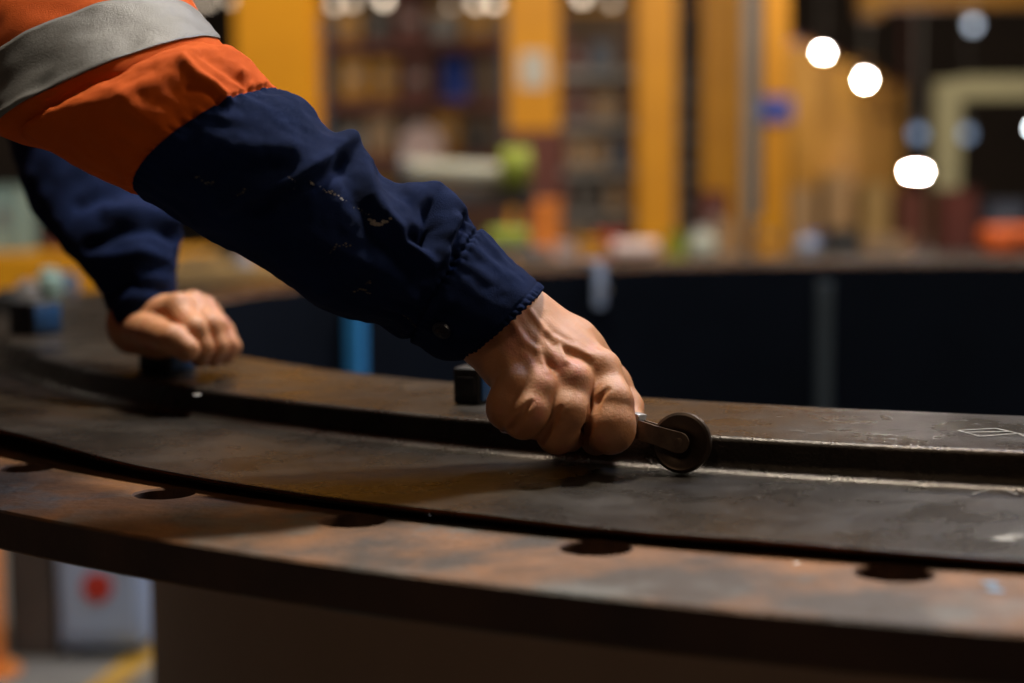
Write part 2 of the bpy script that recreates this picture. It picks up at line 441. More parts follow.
def mesh_sdf(f, lo, hi, h):
    lo = np.asarray(lo); hi = np.asarray(hi); n = np.ceil((hi-lo)/h).astype(int)+1
    xs = [lo[i]+np.arange(n[i])*h for i in range(3)]
    out = np.empty(tuple(n), np.float32)
    for i0 in range(0, n[0], 24):
        g = np.stack(np.meshgrid(xs[0][i0:i0+24], xs[1], xs[2], indexing='ij'), -1); out[i0:i0+24] = f(g)
    V, Q = surface_nets(out, lo, h)
    for _ in range(2):                      # pull the vertices onto the true surface
        e = h*.5; d = f(V[:, None, :])[:, 0]
        G = np.stack([f((V+np.eye(3)[k]*e)[:, None, :])[:, 0]-f((V-np.eye(3)[k]*e)[:, None, :])[:, 0] for k in range(3)], 1)/(2*e)
        V = V-np.clip(d, -h, h)[:, None]*G/np.maximum((G**2).sum(1), .3)[:, None]
    return V, Q

# ---- right hand: closed round the tool handle, back of the hand to the camera
R = {}
def hand_back(P):
    A = lambda x, y, D: at(x, y, D)
    wr = A(502, 322, 1.000)
    mcp = [A(596, 371, .992), A(572, 383, .972), A(541, 392, .963), A(515, 386, .963)]   # index..little
    # metacarpals
    base = [A(524, 326, .992), A(512, 331, .985), A(502, 336, .982), A(493, 341, .985)]
    d = cone(P, A(455, 296, 1.0), wr, .029, .0265)
    d = smin(d, cone(P, A(455, 302, .992), A(500, 330, .990), .027, .025), .01)
    rr = [(.0155, .0135), (.016, .0125), (.016, .012), (.0155, .0115)]
    for b, m, (r0, r1) in zip(base, mcp, rr):
        d = smin(d, cone(P, b+np.array([0, .010, 0]), m+np.array([0, .004, 0]), r0, r1), .014)
    # palm mass on the far side, ball of the thumb
    d = smin(d, chain(P, [A(515, 335, 1.01), A(555, 368, 1.005), A(580, 385, 1.00)], [.020, .022, .016], .01), .016)
    d = smin(d, chain(P, [A(530, 320, 1.015), A(572, 345, 1.022), A(598, 372, 1.022)], [.018, .0165, .0125], .008), .012)
    d = smin(d, ball(P, A(513, 370, .990), .0145), .012)      # heel below the little finger
    # knuckles
    for m, r, dx in zip(mcp, (.0098, .0092, .0088, .0080), (2, 0, -1, -2)):
        d = smin(d, ball(P, m+np.array([dx*.0006, -.0062, .0030]), r), .0055)
    # tendons and veins on the back
    for b, m in zip(base, mcp):
        q0 = b+np.array([.002, -.0085, .004]); q1 = m+np.array([0, -.0090, .0055])
        d = smin(d, cone(P, q0+(q1-q0)*.25, q1, .0040, .0034), .008)
    return d
VEINS = []
for seg in ([(530, 312), (545, 332), (556, 342), (566, 362)], [(512, 322), (524, 342), (538, 352), (546, 372)], [(556, 342), (576, 350), (588, 356)]):
    # veins hug the back of the hand, found by marching down to the skin
    pts = []
    for x, y in seg:
        Dv = .90
        for _ in range(40):
            q = at(x, y, Dv); e = float(hand_back(q[None])[0])
            if e < .0004: break
            Dv += max(e, .0002)
        pts.append(at(x, y, Dv+.0008))
    VEINS.append(pts)

def hand_pre(P):
    A = lambda x, y, D: at(x, y, D)
    mcp = [A(596, 371, .992), A(572, 383, .972), A(541, 392, .963), A(515, 386, .963)]
    d = hand_back(P)
    for pts in VEINS: d = smin(d, chain(P, pts, [.0007, .0010, .0009, .0005][:len(pts)], .002), .0050)
    fingers = [
        ([mcp[0]+np.array([.004, 0, -.000]), A(612, 403, .971), A(610, 429, .968), A(596, 440, .992)], [.0118, .0118, .0138, .0098]),
        ([mcp[1], A(568, 412, .957), A(557, 433, .960), A(570, 438, .985)], [.0122, .0114, .0112, .0088]),
        ([mcp[2], A(531, 411, .951), A(523, 419, .957), A(542, 428, .985)], [.0120, .0110, .0106, .0084]),
        ([mcp[3], A(507, 402, .958), A(506, 411, .962), A(522, 418, .985)], [.0110, .0100, .0096, .0078]),
    ]
    fd = None
    for pts, rs in fingers:
        c = chain(P, pts, rs, .008)
        fd = c if fd is None else smin(fd, c, .0016)
    # wrinkled skin over the finger knuckles
    fd = smin(fd, ball(P, A(611, 425, .964), .0140), .004)
    # thumb on the far side, pressing along the handle
    th = chain(P, [A(585, 352, 1.030), A(612, 384, 1.034), A(626, 408, 1.026), A(631, 421, 1.012)], [.0145, .0115, .0105, .0085], .006)
    d = smin(d, th, .006)
    d = smin(d, fd, .0065)
    return d
CREASES = []
for line, rr in (([(607, 389), (598, 400), (590, 413), (586, 426), (585, 440)], (.0012, .0020, .0028, .0034, .0032)),
                 ([(560, 408), (553, 420), (546, 432), (541, 441)], (.0008, .0018, .0024, .0026)),
                 ([(531, 402), (523, 413), (515, 424), (511, 431)], (.0008, .0016, .0022, .0024))):
    pts = []
    for x, y in line:
        Dv = .90
        for _ in range(60):
            q = at(x, y, Dv); e = float(hand_pre(q[None])[0])
            if e < .0003 or Dv > 1.0: break
            Dv += max(e, .0002)
        pts.append(at(x, y, Dv))
    CREASES.append((pts, rr))
def hand_right(P):
    d = hand_pre(P)
    for pts, rr in CREASES: d = smax(d, -chain(P, pts, rr, .001), .0028)
    return d
def hand_left(P):
    A = lambda x, y, D: at(x-6, y+5, D)
    d = cone(P, A(140, 280, 1.375), A(143, 314, 1.338), .024, .0235)
    mcp = [A(183, 306, 1.285), A(197, 304, 1.305), A(207, 308, 1.33), A(213, 315, 1.352)]
    base = [A(143, 314, 1.325), A(146, 310, 1.335), A(147, 310, 1.35), A(146, 314, 1.36)]
    for b, m in zip(base, mcp): d = smin(d, cone(P, b, m, .0165, .0125), .012)
    d = smin(d, chain(P, [A(140, 325, 1.32), A(165, 328, 1.31), A(185, 325, 1.31)], [.020, .019, .014], .01), .014)
    for m in mcp: d = smin(d, ball(P, m+np.array([.003, -.001, .005]), .0095), .006)
    fs = [([mcp[0], A(200, 324, 1.262), A(207, 342, 1.262), A(206, 352, 1.272)], [.0120, .0102, .0094, .0082]),
          ([mcp[1], A(214, 321, 1.285), A(222, 341, 1.285), A(219, 352, 1.292)], [.0120, .0104, .0094, .0082]),
          ([mcp[2], A(223, 322, 1.315), A(232, 340, 1.312), A(229, 350, 1.316)], [.0118, .0100, .0092, .0080]),
          ([mcp[3], A(229, 327, 1.342), A(236, 342, 1.338), A(232, 351, 1.338)], [.0108, .0090, .0084, .0074])]
    fd = None
    for p, r in fs:
        c = chain(P, p, r, .005); fd = c if fd is None else smin(fd, c, .0012)
    d = smin(d, fd, .005)
    th = chain(P, [A(142, 323, 1.315), A(160, 328, 1.270), A(178, 334, 1.246), A(193, 344, 1.244)], [.017, .0130, .0112, .0100], .005)
    return smin(d, th, .0025)
# ---- rest of the body: a man leaning in from the left, facing the ring
SH_R, SH_L = np.array([-.475, 1.215, CAMZ+.235]), np.array([-.50, 1.60, CAMZ+.24])
EL_R, EL_L = at(132, 108, 1.00), at(58, 90, 1.50)
PEL = np.array([-1.02, 1.42, .97]); CH = np.array([-.72, 1.41, 1.23]); NK = np.array([-.50, 1.40, 1.46]); HD = np.array([-.40, 1.385, 1.62])
def body_rest(P):
    d = chain(P, [PEL, CH], [.14, .145], .08)
    d = smin(d, chain(P, [CH, NK-np.array([.06, 0, .04])], [.14, .08], .05), .08)
    d = smin(d, chain(P, [SH_R+np.array([-.06, .05, 0]), SH_L+np.array([-.06, -.05, 0])], [.075, .075], .05), .08)
    d = smin(d, chain(P, [NK-np.array([.05, 0, .05]), HD], [.062, .055], .02), .03)
    # head with brow, nose, chin, ears
    d = smin(d, ellipsoid(P, HD+np.array([-.005, 0, .045]), (.098, .076, .108)), .02)
    d = smin(d, ellipsoid(P, HD+np.array([.045, 0, -.025]), (.048, .045, .055)), .03)
    d = smin(d, cone(P, HD+np.array([.090, 0, .045]), HD+np.array([.118, 0, .008]), .008, .013), .012)
    d = smin(d, cone(P, HD+np.array([.082, -.03, .062]), HD+np.array([.082, .03, .062]), .010, .010), .012)
    for s_ in (-1, 1):
        d = smax(d, -ball(P, HD+np.array([.092, s_*.030, .042]), .013), .012)
        d = smin(d, ball(P, HD+np.array([.078, s_*.030, .042]), .013), .003)
        d = smin(d, ellipsoid(P, HD+np.array([-.005, s_*.078, .02]), (.018, .008, .032)), .008)
    d = smin(d, cone(P, HD+np.array([.088, -.020, -.022]), HD+np.array([.088, .020, -.022]), .006, .006), .006)
    for sh, el, wr in ((SH_R, EL_R, at(480, 308, 1.0)), (SH_L, EL_L, at(140, 300, 1.36))):
        d = smin(d, chain(P, [sh, el, wr], [.036, .034, .022], .02), .02)
    for s_ in (-1, 1):
        hip = PEL+np.array([0, s_*.09, -.02]); kn = np.array([-1.0+.03*s_, PEL[1]+s_*.13, .50]); an = np.array([-1.12-.05*s_, PEL[1]+s_*.15, .09])
        d = smin(d, chain(P, [hip, kn, an], [.088, .058, .040], .02), .04)
        d = smin(d, cone(P, an+np.array([.0, 0, -.035]), an+np.array([.15, 0, -.045]), .038, .03), .02)
    return d

person = empty('person', (-1.05, 1.42, 0), 'person in orange and navy work shirt leaning over the steel ring with a roller tool', 'person')
Vs = []; Qs = []; off = 0
for f, lo, hi, h in ((hand_right, at(430, 460, 1.0)-np.array([0, .085, .012]), at(652, 268, 1.0)+np.array([.01, .075, .0]), .00115),
                     (hand_left, np.array([-.375, 1.22, ZF+.02]), np.array([-.20, 1.43, ZF+.17]), .0022),
                     (body_rest, np.array([-1.30, 1.10, .0]), np.array([.02, 1.85, 1.82]), .011)):
    if f is body_rest: lo = np.array([-1.35, .90, 0.0])
    V, Q = mesh_sdf(f, lo, hi, h)
    Vs.append(V); Qs.append(Q+off); off += len(V)
body = link('body', pydata(np.vstack(Vs), np.vstack(Qs).tolist()), M['skin'], person, True, world=True)

# ---- clothing
def vnoise(P, seed=0):
    P = np.asarray(P, float); i = np.floor(P).astype(np.int64); f = P-i; f = f*f*(3-2*f); out = 0
    for a in (0, 1):
        for b in (0, 1):
            for c in (0, 1):
                n = (i[..., 0]+a)*374761393+(i[..., 1]+b)*668265263+(i[..., 2]+c)*2147483647+seed*1274126177
                n = (n ^ (n >> 13))*1274126177; n = (n ^ (n >> 16)) & 0xffff
                wt = (f[..., 0] if a else 1-f[..., 0])*(f[..., 1] if b else 1-f[..., 1])*(f[..., 2] if c else 1-f[..., 2])
                out = out+wt*(n/65535.0)
    return out*2-1
def catmull(K, t):
    K = np.asarray(K, float); n = len(K); i = np.clip(np.floor(t).astype(int), 0, n-2); u = (t-i)[:, None]
    g = lambda j: K[np.clip(j, 0, n-1)]
    p0, p1, p2, p3 = g(i-1), g(i), g(i+1), g(i+2)
    return .5*((2*p1)+(-p0+p2)*u+(2*p0-5*p1+4*p2-p3)*u*u+(-p0+3*p1-3*p2+p3)*u**3)
def seg_dist(x, y, line):
    best = np.full(x.shape, 1e9)
    for (x0, y0), (x1, y1) in zip(line, line[1:]):
        dx, dy = x1-x0, y1-y0; t = np.clip(((x-x0)*dx+(y-y0)*dy)/(dx*dx+dy*dy), 0, 1)
        best = np.minimum(best, np.hypot(x-x0-t*dx, y-y0-t*dy))
    return best
def tube(stations, rows, nth, b_over=None):
    """stations: (Ux,Uy,Lx,Ly,D,b,(ox,oy)); returns grid (rows,nth,3), theta and s"""
    K = []
    for st in stations:
        ux, uy, lx, ly, D, b, o_ = st
        D2 = D[1] if isinstance(D, tuple) else D; D1 = D[0] if isinstance(D, tuple) else D
        u = at(ux, uy, D1); l = at(lx, ly, D2); c = (u+l)/2; a = (u-l)/2
        v = c-CAM; v = v/np.linalg.norm(v); om = at((ux+lx)/2+o_[0], (uy+ly)/2+o_[1], (D1+D2)/2)-c
        K.append(np.concatenate([c, a, v*b, om]))
    s = np.linspace(0, len(K)-1, rows); G = catmull(K, s); th = np.linspace(0, 2*PI, nth, endpoint=False)
    c, a, b, o_ = G[:, None, 0:3], G[:, None, 3:6], G[:, None, 6:9], G[:, None, 9:12]
    ct, sn = np.cos(th)[None, :, None], np.sin(th)[None, :, None]
    P = c+a*ct+b*sn+o_*np.where(sn < 0, np.abs(sn), -np.abs(sn)*.5)
    return P, th, s
def gridnormals(P):
    du = np.gradient(P, axis=0); dv = np.roll(P, -1, 1)-np.roll(P, 1, 1)
    n = np.cross(dv, du); n /= np.linalg.norm(n, axis=-1)[..., None]+1e-12
    c = P.mean(1, keepdims=True)
    if ((P-c)*n).sum() < 0: n = -n
    return n
def grid_faces(nr, nc, off=0, cap0=False, cap1=False):
    F = []
    for i in range(nr-1):
        for j in range(nc):
            F.append((off+i*nc+j, off+i*nc+(j+1) % nc, off+(i+1)*nc+(j+1) % nc, off+(i+1)*nc+j))
    if cap0: F.append(tuple(off+j for j in range(nc))[::-1])
    if cap1: F.append(tuple(off+(nr-1)*nc+j for j in range(nc)))
    return F
def shell_piece(name, P, Nn, t, mats, parent, mi=None, rim0=True, rim1=True, offs=0.0):
    """cloth of real thickness: outer grid P+N*offs with inner grid P-N*t, joined at both ends"""
    O = P+Nn*offs; I = P-Nn*t; nr, nc, _ = P.shape
    V = np.concatenate([O.reshape(-1, 3), I.reshape(-1, 3)]); F = grid_faces(nr, nc)
    k = nr*nc; F2 = [tuple(k+q for q in f[::-1]) for f in grid_faces(nr, nc)]
    M_ = list(mi) if mi is not None else [0]*len(F); M2 = M_[:]
    F = F+F2; M_ = M_+M2
    for row, fl in ((0, 1), (nr-1, 0)):
        for j in range(nc):
            a, b = row*nc+j, row*nc+(j+1) % nc; f = (a, k+a, k+b, b); F.append(f if fl else f[::-1]); M_.append(M2[0] if row == 0 else M2[-1])
    me = pydata(V, F); me.polygons.foreach_set('material_index', M_)
    bm = bmesh.new(); bm.from_mesh(me); bmesh.ops.recalc_face_normals(bm, faces=bm.faces); bm.to_mesh(me); bm.free()
    return link(name, me, mats, parent, True, world=True)

# torso of the shirt (orange above, navy below) from a thicker body surface
def shirt_sdf(P):
    d = chain(P, [PEL+np.array([.0, 0, -.03]), CH], [.165, .168], .08)
    d = smin(d, chain(P, [CH, NK-np.array([.075, 0, .055])], [.16, .10], .05), .08)
    d = smin(d, chain(P, [SH_R+np.array([-.06, .05, 0]), SH_L+np.array([-.06, -.05, 0])], [.088, .088], .05), .08)
    d = smin(d, chain(P, [NK-np.array([.06, 0, .06]), NK-np.array([.03, 0, .02])], [.078, .074], .02), .02)
    d = smin(d, chain(P, [SH_L, SH_L+(EL_L-SH_L)*.7], [.080, .07], .02), .03)
    d = smin(d, chain(P, [SH_R, SH_R+(EL_R-SH_R)*.22], [.094, .084], .02), .03)
    d = d+.004*np.sin(P[..., 2]*60+P[..., 1]*25)*np.sin(P[..., 0]*40)
    cut = (P-(NK-np.array([.012, 0, -.012])))@np.array([.45, 0, .9])       # neckline
    d = smax(d, cut, .006)
    return smax(d, .86-P[..., 2], .01)
V, Q = mesh_sdf(shirt_sdf, np.array([-1.27, 1.08, .84]), np.array([-.33, 1.76, 1.62]), .0105)
me = pydata(V, Q.tolist()); me.polygons.foreach_set('material_index', [0 if V[q].mean(0)[2] > 1.16 else 1 for q in Q])
shirt = link('work_shirt', me, [M['orange'], M['navy']], person, True, world=True)
def trouser_sdf(P):
    d = ellipsoid(P, PEL+np.array([0, 0, -.04]), (.155, .185, .15))
    for s_ in (-1, 1):
        hip = PEL+np.array([0, s_*.09, -.04]); kn = np.array([-1.0+.03*s_, PEL[1]+s_*.13, .50]); an = np.array([-1.12-.05*s_, PEL[1]+s_*.15, .10])
        d = smin(d, chain(P, [hip, kn, an], [.105, .082, .075], .02), .03)
    d = d+.003*np.sin(P[..., 2]*70+P[..., 0]*20)
    return smax(smax(d, .075-P[..., 2], .005), P[..., 2]-1.02, .005)
V, Q = mesh_sdf(trouser_sdf, np.array([-1.30, 1.10, .05]), np.array([-.80, 1.75, 1.05]), .0125)
link('trousers', pydata(V, Q.tolist()), M['trousers'], person, True, world=True)
for s_ in (-1, 1):
    an = np.array([-1.12-.05*s_, PEL[1]+s_*.15, .09])
    def boot_sdf(P):
        d = cone(P, an+np.array([.0, 0, .06]), an+np.array([0, 0, -.03]), .052, .05)
        d = smin(d, cone(P, an+np.array([.0, 0, -.036]), an+np.array([.16, 0, -.044]), .050, .044), .03)
        return smax(d, .0015-P[..., 2], .006)
    V, Q = mesh_sdf(boot_sdf, an+np.array([-.08, -.08, -.105]), an+np.array([.24, .08, .13]), .009)
    link('boot', pydata(V, Q.tolist()), M['boot'], person, True, world=True)
def hair_sdf(P):
    d = ellipsoid(P, HD+np.array([-.014, 0, .055]), (.104, .084, .112))
    return smax(d+.002*np.sin(P[..., 0]*180)*np.sin(P[..., 1]*160), ((P-HD)@np.array([.55, 0, -.83]))+.002, .01)
V, Q = mesh_sdf(hair_sdf, HD-np.array([.15, .12, .1]), HD+np.array([.13, .12, .19]), .0075)
link('hair', pydata(V, Q.tolist()), M['hair'], person, True, world=True)

# right sleeve, from the cuff at the wrist to the bunched elbow
ST = [  # Ux  Uy   Lx   Ly   D(U,L)        b     bulge
    (541, 290, 465, 353, (1.000, .995), .038, (4, 2)),
    (510, 262, 443, 356, (1.000, .993), .041, (2, 2)),
    (476, 232, 412, 336, (1.000, .991), .043, (-2, 0)),
    (455, 208, 386, 325, (.998, .989), .048, (-4, 0)),
    (431, 190, 362, 321, (.996, .987), .051, (-8, -2)),
    (404, 183, 336, 314, (.994, .985), .053, (-10, -4)),
    (376, 167, 308, 300, (.992, .983), .055, (-12, -5)),
    (349, 138, 282, 279, (.990, .981), .056, (-14, -7)),
    (331, 128, 258, 263, (.988, .979), .058, (-16, -8)),
    (311, 106, 228, 246, (.987, .977), .060, (-20, -10)),
    (293, 95, 190, 224, (.986, .975), .062, (-24, -11)),
    (275, 90, 140, 196, (.985, .973), .064, (-30, -12)),
    (248, 62, 104, 177, (.985, .973), .066, (-30, -10)),
    (220, 44, 60, 155, (.987, .976), .066, (-24, -10)),
    (182, 46, 22, 138, (.995, .985), .060, (-14, -6)),
    (140, 68, 24, 128, (1.015, 1.005), .042, (-4, -2)),
    (100, 84, 48, 112, (1.03, 1.025), .02, (0, 0)),
]
NR_, NT_ = 331, 200
P0, TH, SS = tube(ST, NR_, NT_)
N0 = gridnormals(P0)
X0, Y0 = proj(P0.reshape(-1, 3)); X0 = X0.reshape(NR_, NT_); Y0 = Y0.reshape(NR_, NT_)
near = np.clip((-N0@FWD)*2+.6, 0, 1)
s2, t2 = np.meshgrid(SS, TH, indexing='ij')
dis = np.zeros((NR_, NT_))
def fold(line, amp, wid, hard=False):
    global dis
    amp *= .8; d = seg_dist(X0, Y0, line); g = np.exp(-(d/wid)**2) if not hard else np.clip(1-d/wid, 0, 1)**1.3
    dis += amp*g*near
# folds of the navy forearm
fold([(352, 134), (330, 158), (300, 178), (262, 192), (225, 204)], .0075, 9)
fold([(345, 160), (318, 178), (290, 193), (255, 208)], -.0065, 9)
fold([(352, 134), (366, 165), (372, 195), (392, 222), (412, 243), (430, 262)], .0065, 8)
fold([(338, 150), (352, 190), (368, 222), (395, 252), (418, 268)], -.0045, 11)
fold([(385, 172), (408, 196), (424, 222), (428, 240)], -.0035, 9)
fold([(434, 186), (447, 204), (454, 218), (448, 238), (444, 262)], .0085, 6.5)
fold([(430, 206), (434, 226), (426, 242), (412, 236)], -.0105, 7)
fold([(408, 186), (420, 188), (434, 188)], .004, 7)
fold([(462, 222), (456, 240), (452, 262)], -.0045, 5)
fold([(372, 262), (344, 282), (320, 292)], .004, 10)
fold([(300, 232), (345, 252), (385, 272), (415, 290)], .0035, 9)
fold([(250, 232), (300, 250), (345, 282)], -.003, 12)
fold([(205, 140), (250, 150), (290, 150)], .004, 14)
fold([(180, 185), (230, 175), (270, 165)], -.003, 13)
fold([(404, 330), (425, 318), (446, 300)], .004, 6)
# folds of the orange elbow
fold([(182, 59), (196, 76), (212, 86), (226, 100)], .0050, 5.5)
fold([(190, 88), (208, 92), (222, 104)], -.0035, 5)
fold([(226, 44), (246, 62), (262, 84)], .0035, 4.5)
fold([(206, 52), (222, 66), (246, 82)], -.0045, 6)
fold([(240, 72), (250, 84)], .0035, 4)
fold([(120, 96), (146, 120), (176, 138)], .0040, 9)
fold([(110, 120), (140, 150), (150, 170)], -.003, 12)
fold([(60, 100), (100, 82), (150, 66)], -.0035, 10)
# gathers that run out from the seams, ripples of the stitched edges
def gathers(s0, amp, width, n, ph=0):
    global dis
    g = np.exp(-((s2-s0)/width)**2)
    dis += amp*g*(np.sin(t2*n+ph+2.5*np.sin(t2*3+ph))*.7+np.sin(t2*n*1.7+1+ph)*.3)
gathers(11.0, .0011, .22, 46); gathers(11.6, .0012, .55, 17, 1); gathers(10.4, .0009, .5, 15, 2)
gathers(2.0, .0012, .14, 44); gathers(2.6, .0022, .5, 13, .7); gathers(1.5, .0013, .5, 12, .4); gathers(.12, .0011, .12, 48)
dis += -.0018*np.exp(-((s2-11.03)/.06)**2)-.0020*np.exp(-((s2-2.0)/.045)**2)-.0008*np.exp(-((s2-.28)/.035)**2)
dis += np.where(s2 < 1.98, .0016, 0)
Q3 = P0*np.array([1, 1, 1])
dis += .0024*vnoise(Q3*28, 1)+.0012*vnoise(Q3*70, 2)+.0005*vnoise(Q3*190, 3)
P1 = P0+N0*dis[..., None]
N1 = gridnormals(P1)
i_c = int(np.searchsorted(SS, 2.0)); i_seam = int(np.searchsorted(SS, 11.0))
sl = P1[i_c-1:]; slN = N1[i_c-1:]
mi = [0 if (i+i_c-1) < i_seam else 1 for i in range(len(sl)-1) for j in range(NT_)]
shell_piece('sleeve', sl, slN, .0012, [M['navy'], M['orange']], shirt, mi)
# cuff: double layer, open at the placket
cuff = shell_piece('cuff', P1[:i_c+1], N1[:i_c+1], .0022, M['navy'], shirt, offs=.0006)
def on_grid(px, py):
    d = np.hypot(X0-px, Y0-py)+np.where(N0@FWD > 0, 1e3, 0); i, j = np.unravel_index(np.argmin(d), d.shape); return P1[i, j], N1[i, j]
def button_at(px, py, r=.0058):
    p, n = on_grid(px, py); b = MB()
    b.lathe([(r*.55, .0010), (r*.62, .0012), (r*.72, .0024), (r, .0022), (r, .0004), (r*.8, -.001)], tuple(p+n*.001), 28, axis=tuple(n))
    for a in range(4):
        ax = Vector(n).to_track_quat('Z', 'Y').to_matrix()@Vector((math.cos(a*PI/2+.5)*.0012, math.sin(a*PI/2+.5)*.0012, .0021)); b.ball(tuple(Vector(p+n*.001)+ax), .0005, n=8)
    b.build('button', M['button'], shirt, smooth=True, world=True)
button_at(443, 327)
# lint and paint specks caught on the dirty sleeve
def speck(line, wd, m=M['chalk']):
    V = []; F = []
    for (x0, y0), (x1, y1) in zip(line, line[1:]):
        n = max(2, int(math.hypot(x1-x0, y1-y0)/1.5))
        for k in range(n):
            px, py = x0+(x1-x0)*k/n, y0+(y1-y0)*k/n; p, nn = on_grid(px+RNG.normal()*.5, py+RNG.normal()*.5)
            if RNG.random() < .25: continue
            c = p+nn*.0004; r = wd*(.5+RNG.random()); a = np.cross(nn, [0, 0, 1.]); a /= np.linalg.norm(a); b = np.cross(nn, a); o_ = len(V)
            for q in range(6): V.append(c+a*r*1.4*math.cos(q*PI/3)+b*r*math.sin(q*PI/3))
            F.append(tuple(range(o_, o_+6)))
    link('lint_speck', pydata(V, F), m, shirt, False, world=True)
dirt = mat('pale_lint', (.38, .34, .28), (.16, .14, .12), 200, .9)
dull = mat('dull_lint', (.15, .13, .10), (.05, .045, .04), 200, .9)
speck([(312, 180), (324, 190), (338, 196), (344, 200)], .0005, dirt); speck([(287, 178), (294, 184), (296, 190)], .0003, dirt)
speck([(370, 218), (380, 224), (390, 222)], .0009, dirt); speck([(344, 200), (360, 206), (372, 214)], .0002, dirt)
speck([(354, 290), (362, 288), (371, 294)], .0006, dull); speck([(365, 283), (372, 280)], .0005, dull)
speck([(402, 318), (412, 322), (418, 329)], .0007, dull); speck([(196, 180), (205, 186), (214, 184)], .0005, dull); speck([(236, 196), (246, 188)], .0005, dull)
speck([(330, 252), (336, 244), (352, 246)], .0004, dull)

# upper part of the right sleeve with its silver tape
UP_ = [
    (235, 62, 92, 168, (1.00, .995), .055, (0, 0)),
    (219, 42, 8, 136, (1.010, 1.00), .066, (-26, -10)),
    (216, 34, -6, 128, (1.02, 1.012), .068, (-28, -16)),
    (200, 14, -12, 114, (1.05, 1.05), .070, (-42, -42)),
    (182, -18, -78, 52, (1.09, 1.09), .072, (-32, -38)),
    (150, -70, -120, 0, (1.14, 1.14), .074, (-26, -30)),
    (62, -150, -165, -50, (1.19, 1.19), .082, (0, 0)),
    (-40, -205, -195, -60, (1.22, 1.22), .080, (0, 0)),
]
PU, THU, SU = tube(UP_, 121, 140); NU = gridnormals(PU)
su, tu = np.meshgrid(SU, THU, indexing='ij')
PU = PU+NU*(.0028*vnoise(PU*26, 5)+.0010*vnoise(PU*80, 6)+.0025*np.exp(-((su-4.0)/.3)**2)*np.sin(tu*9))[..., None]; NU = gridnormals(PU)
shell_piece('sleeve', PU, NU, .0012, [M['orange']], shirt)
XU, YU = proj(PU.reshape(-1, 3))
j0, j1 = np.searchsorted(SU, 1.2), np.searchsorted(SU, 3.0)
shell_piece('reflective_band', PU[j0:j1], NU[j0:j1], .0003, [M['band']], shirt, offs=.0011)

# left sleeve (navy), out of focus behind
LS = [
    (177, 290, 118, 328, (1.335, 1.325), .034, (-6, 4)),
    (176, 276, 109, 314, (1.34, 1.33), .038, (-4, 3)),
    (174, 260, 98, 296, (1.35, 1.34), .044, (0, 2)),
    (179, 240, 82, 270, (1.36, 1.35), .048, (0, 0)),
    (176, 215, 60, 248, (1.375, 1.365), .050, (0, 0)),
    (152, 190, 42, 225, (1.40, 1.39), .052, (0, 0)),
    (128, 160, 26, 192, (1.43, 1.42), .054, (0, 0)),
    (110, 120, 8, 152, (1.46, 1.45), .056, (0, 0)),
    (98, 70, -14, 104, (1.49, 1.48), .060, (0, 0)),
    (84, 20, -50, 60, (1.52, 1.52), .064, (0, 0)),
    (50, -40, -90, 0, (1.55, 1.55), .068, (0, 0)),
]
PL, THL, SL_ = tube(LS, 141, 110); NL = gridnormals(PL); XL, YL = proj(PL.reshape(-1, 3)); XL = XL.reshape(PL.shape[:2]); YL = YL.reshape(PL.shape[:2])
nearL = np.clip((-NL@FWD)*2+.5, 0, 1)
dl = .004*vnoise(PL*24, 8)+.002*vnoise(PL*60, 9)
for line, a, wd in (([(178, 238), (150, 228), (120, 232), (90, 246)], -.006, 7), ([(180, 222), (150, 212), (110, 214)], .006, 8), ([(172, 262), (140, 252), (105, 258)], .004, 7),
                    ([(150, 190), (120, 190), (80, 205)], -.005, 8), ([(160, 290), (130, 285), (105, 296)], -.004, 6)):
    dl += a*np.exp(-(seg_dist(XL, YL, line)/wd)**2)*nearL
PL = PL+NL*dl[..., None]; NL = gridnormals(PL)
kc = np.searchsorted(SL_, 1.9); ko = np.searchsorted(SL_, 7.6)
shell_piece('cuff', PL[:kc+1], NL[:kc+1], .002, [M['navy']], shirt, offs=.0016)
shell_piece('sleeve', PL[kc-1:], NL[kc-1:], .0012, [M['navy'], M['orange']], shirt, [0 if (i+kc-1) < ko else 1 for i in range(len(PL)-kc) for j in range(110)])

# ------------------------------------------------------------------ seam roller held in the right hand
wt_ = math.radians(-116.74); wc = np.array(pol(1.3575, wt_, 0)); wc[2] = surf_z(1.3575, wt_); WR = .0186
wcen = np.array([wc[0], wc[1], wc[2]+WR+.0002])
tool = empty('seam_roller', tuple(wc), 'small bronzed steel seam roller with forked neck pressed on the sheet by the right hand', 'hand tool')
axn = Vector((-.36, -.90, .12)).normalized()           # wheel axis, nearly towards the camera
WT = .0072
b = MB(); b.lathe([(WR*.30, -WT*.30), (WR*.32, -WT*.34), (WR*.80, -WT*.40), (WR*.90, -WT*.50), (WR*.985, -WT*.38), (WR, -WT*.2), (WR, WT*.2), (WR*.985, WT*.38), (WR*.90, WT*.5), (WR*.8, WT*.40), (WR*.32, WT*.34), (WR*.30, WT*.30)], tuple(wcen), 72, axis=tuple(axn))
b.build('wheel', M['wheel'], tool, smooth=True, world=True)
b = MB(); b.cyl(Vector(wcen)-axn*.0080, Vector(wcen)+axn*.0080, .0030, n=24, bev=.0004); b.build('axle', M['fork'], tool, smooth=True, world=True)
hd0 = Vector(at(644, 425, 1.005))                      # where the neck meets the handle
dirv = (hd0-Vector(wcen)); dirv -= axn*dirv.dot(axn); L_ = dirv.length; ex = dirv.normalized(); ez = axn; ey = ez.cross(ex)
def loc(x, y, z): return Vector(wcen)+ex*x+ey*y+ez*z
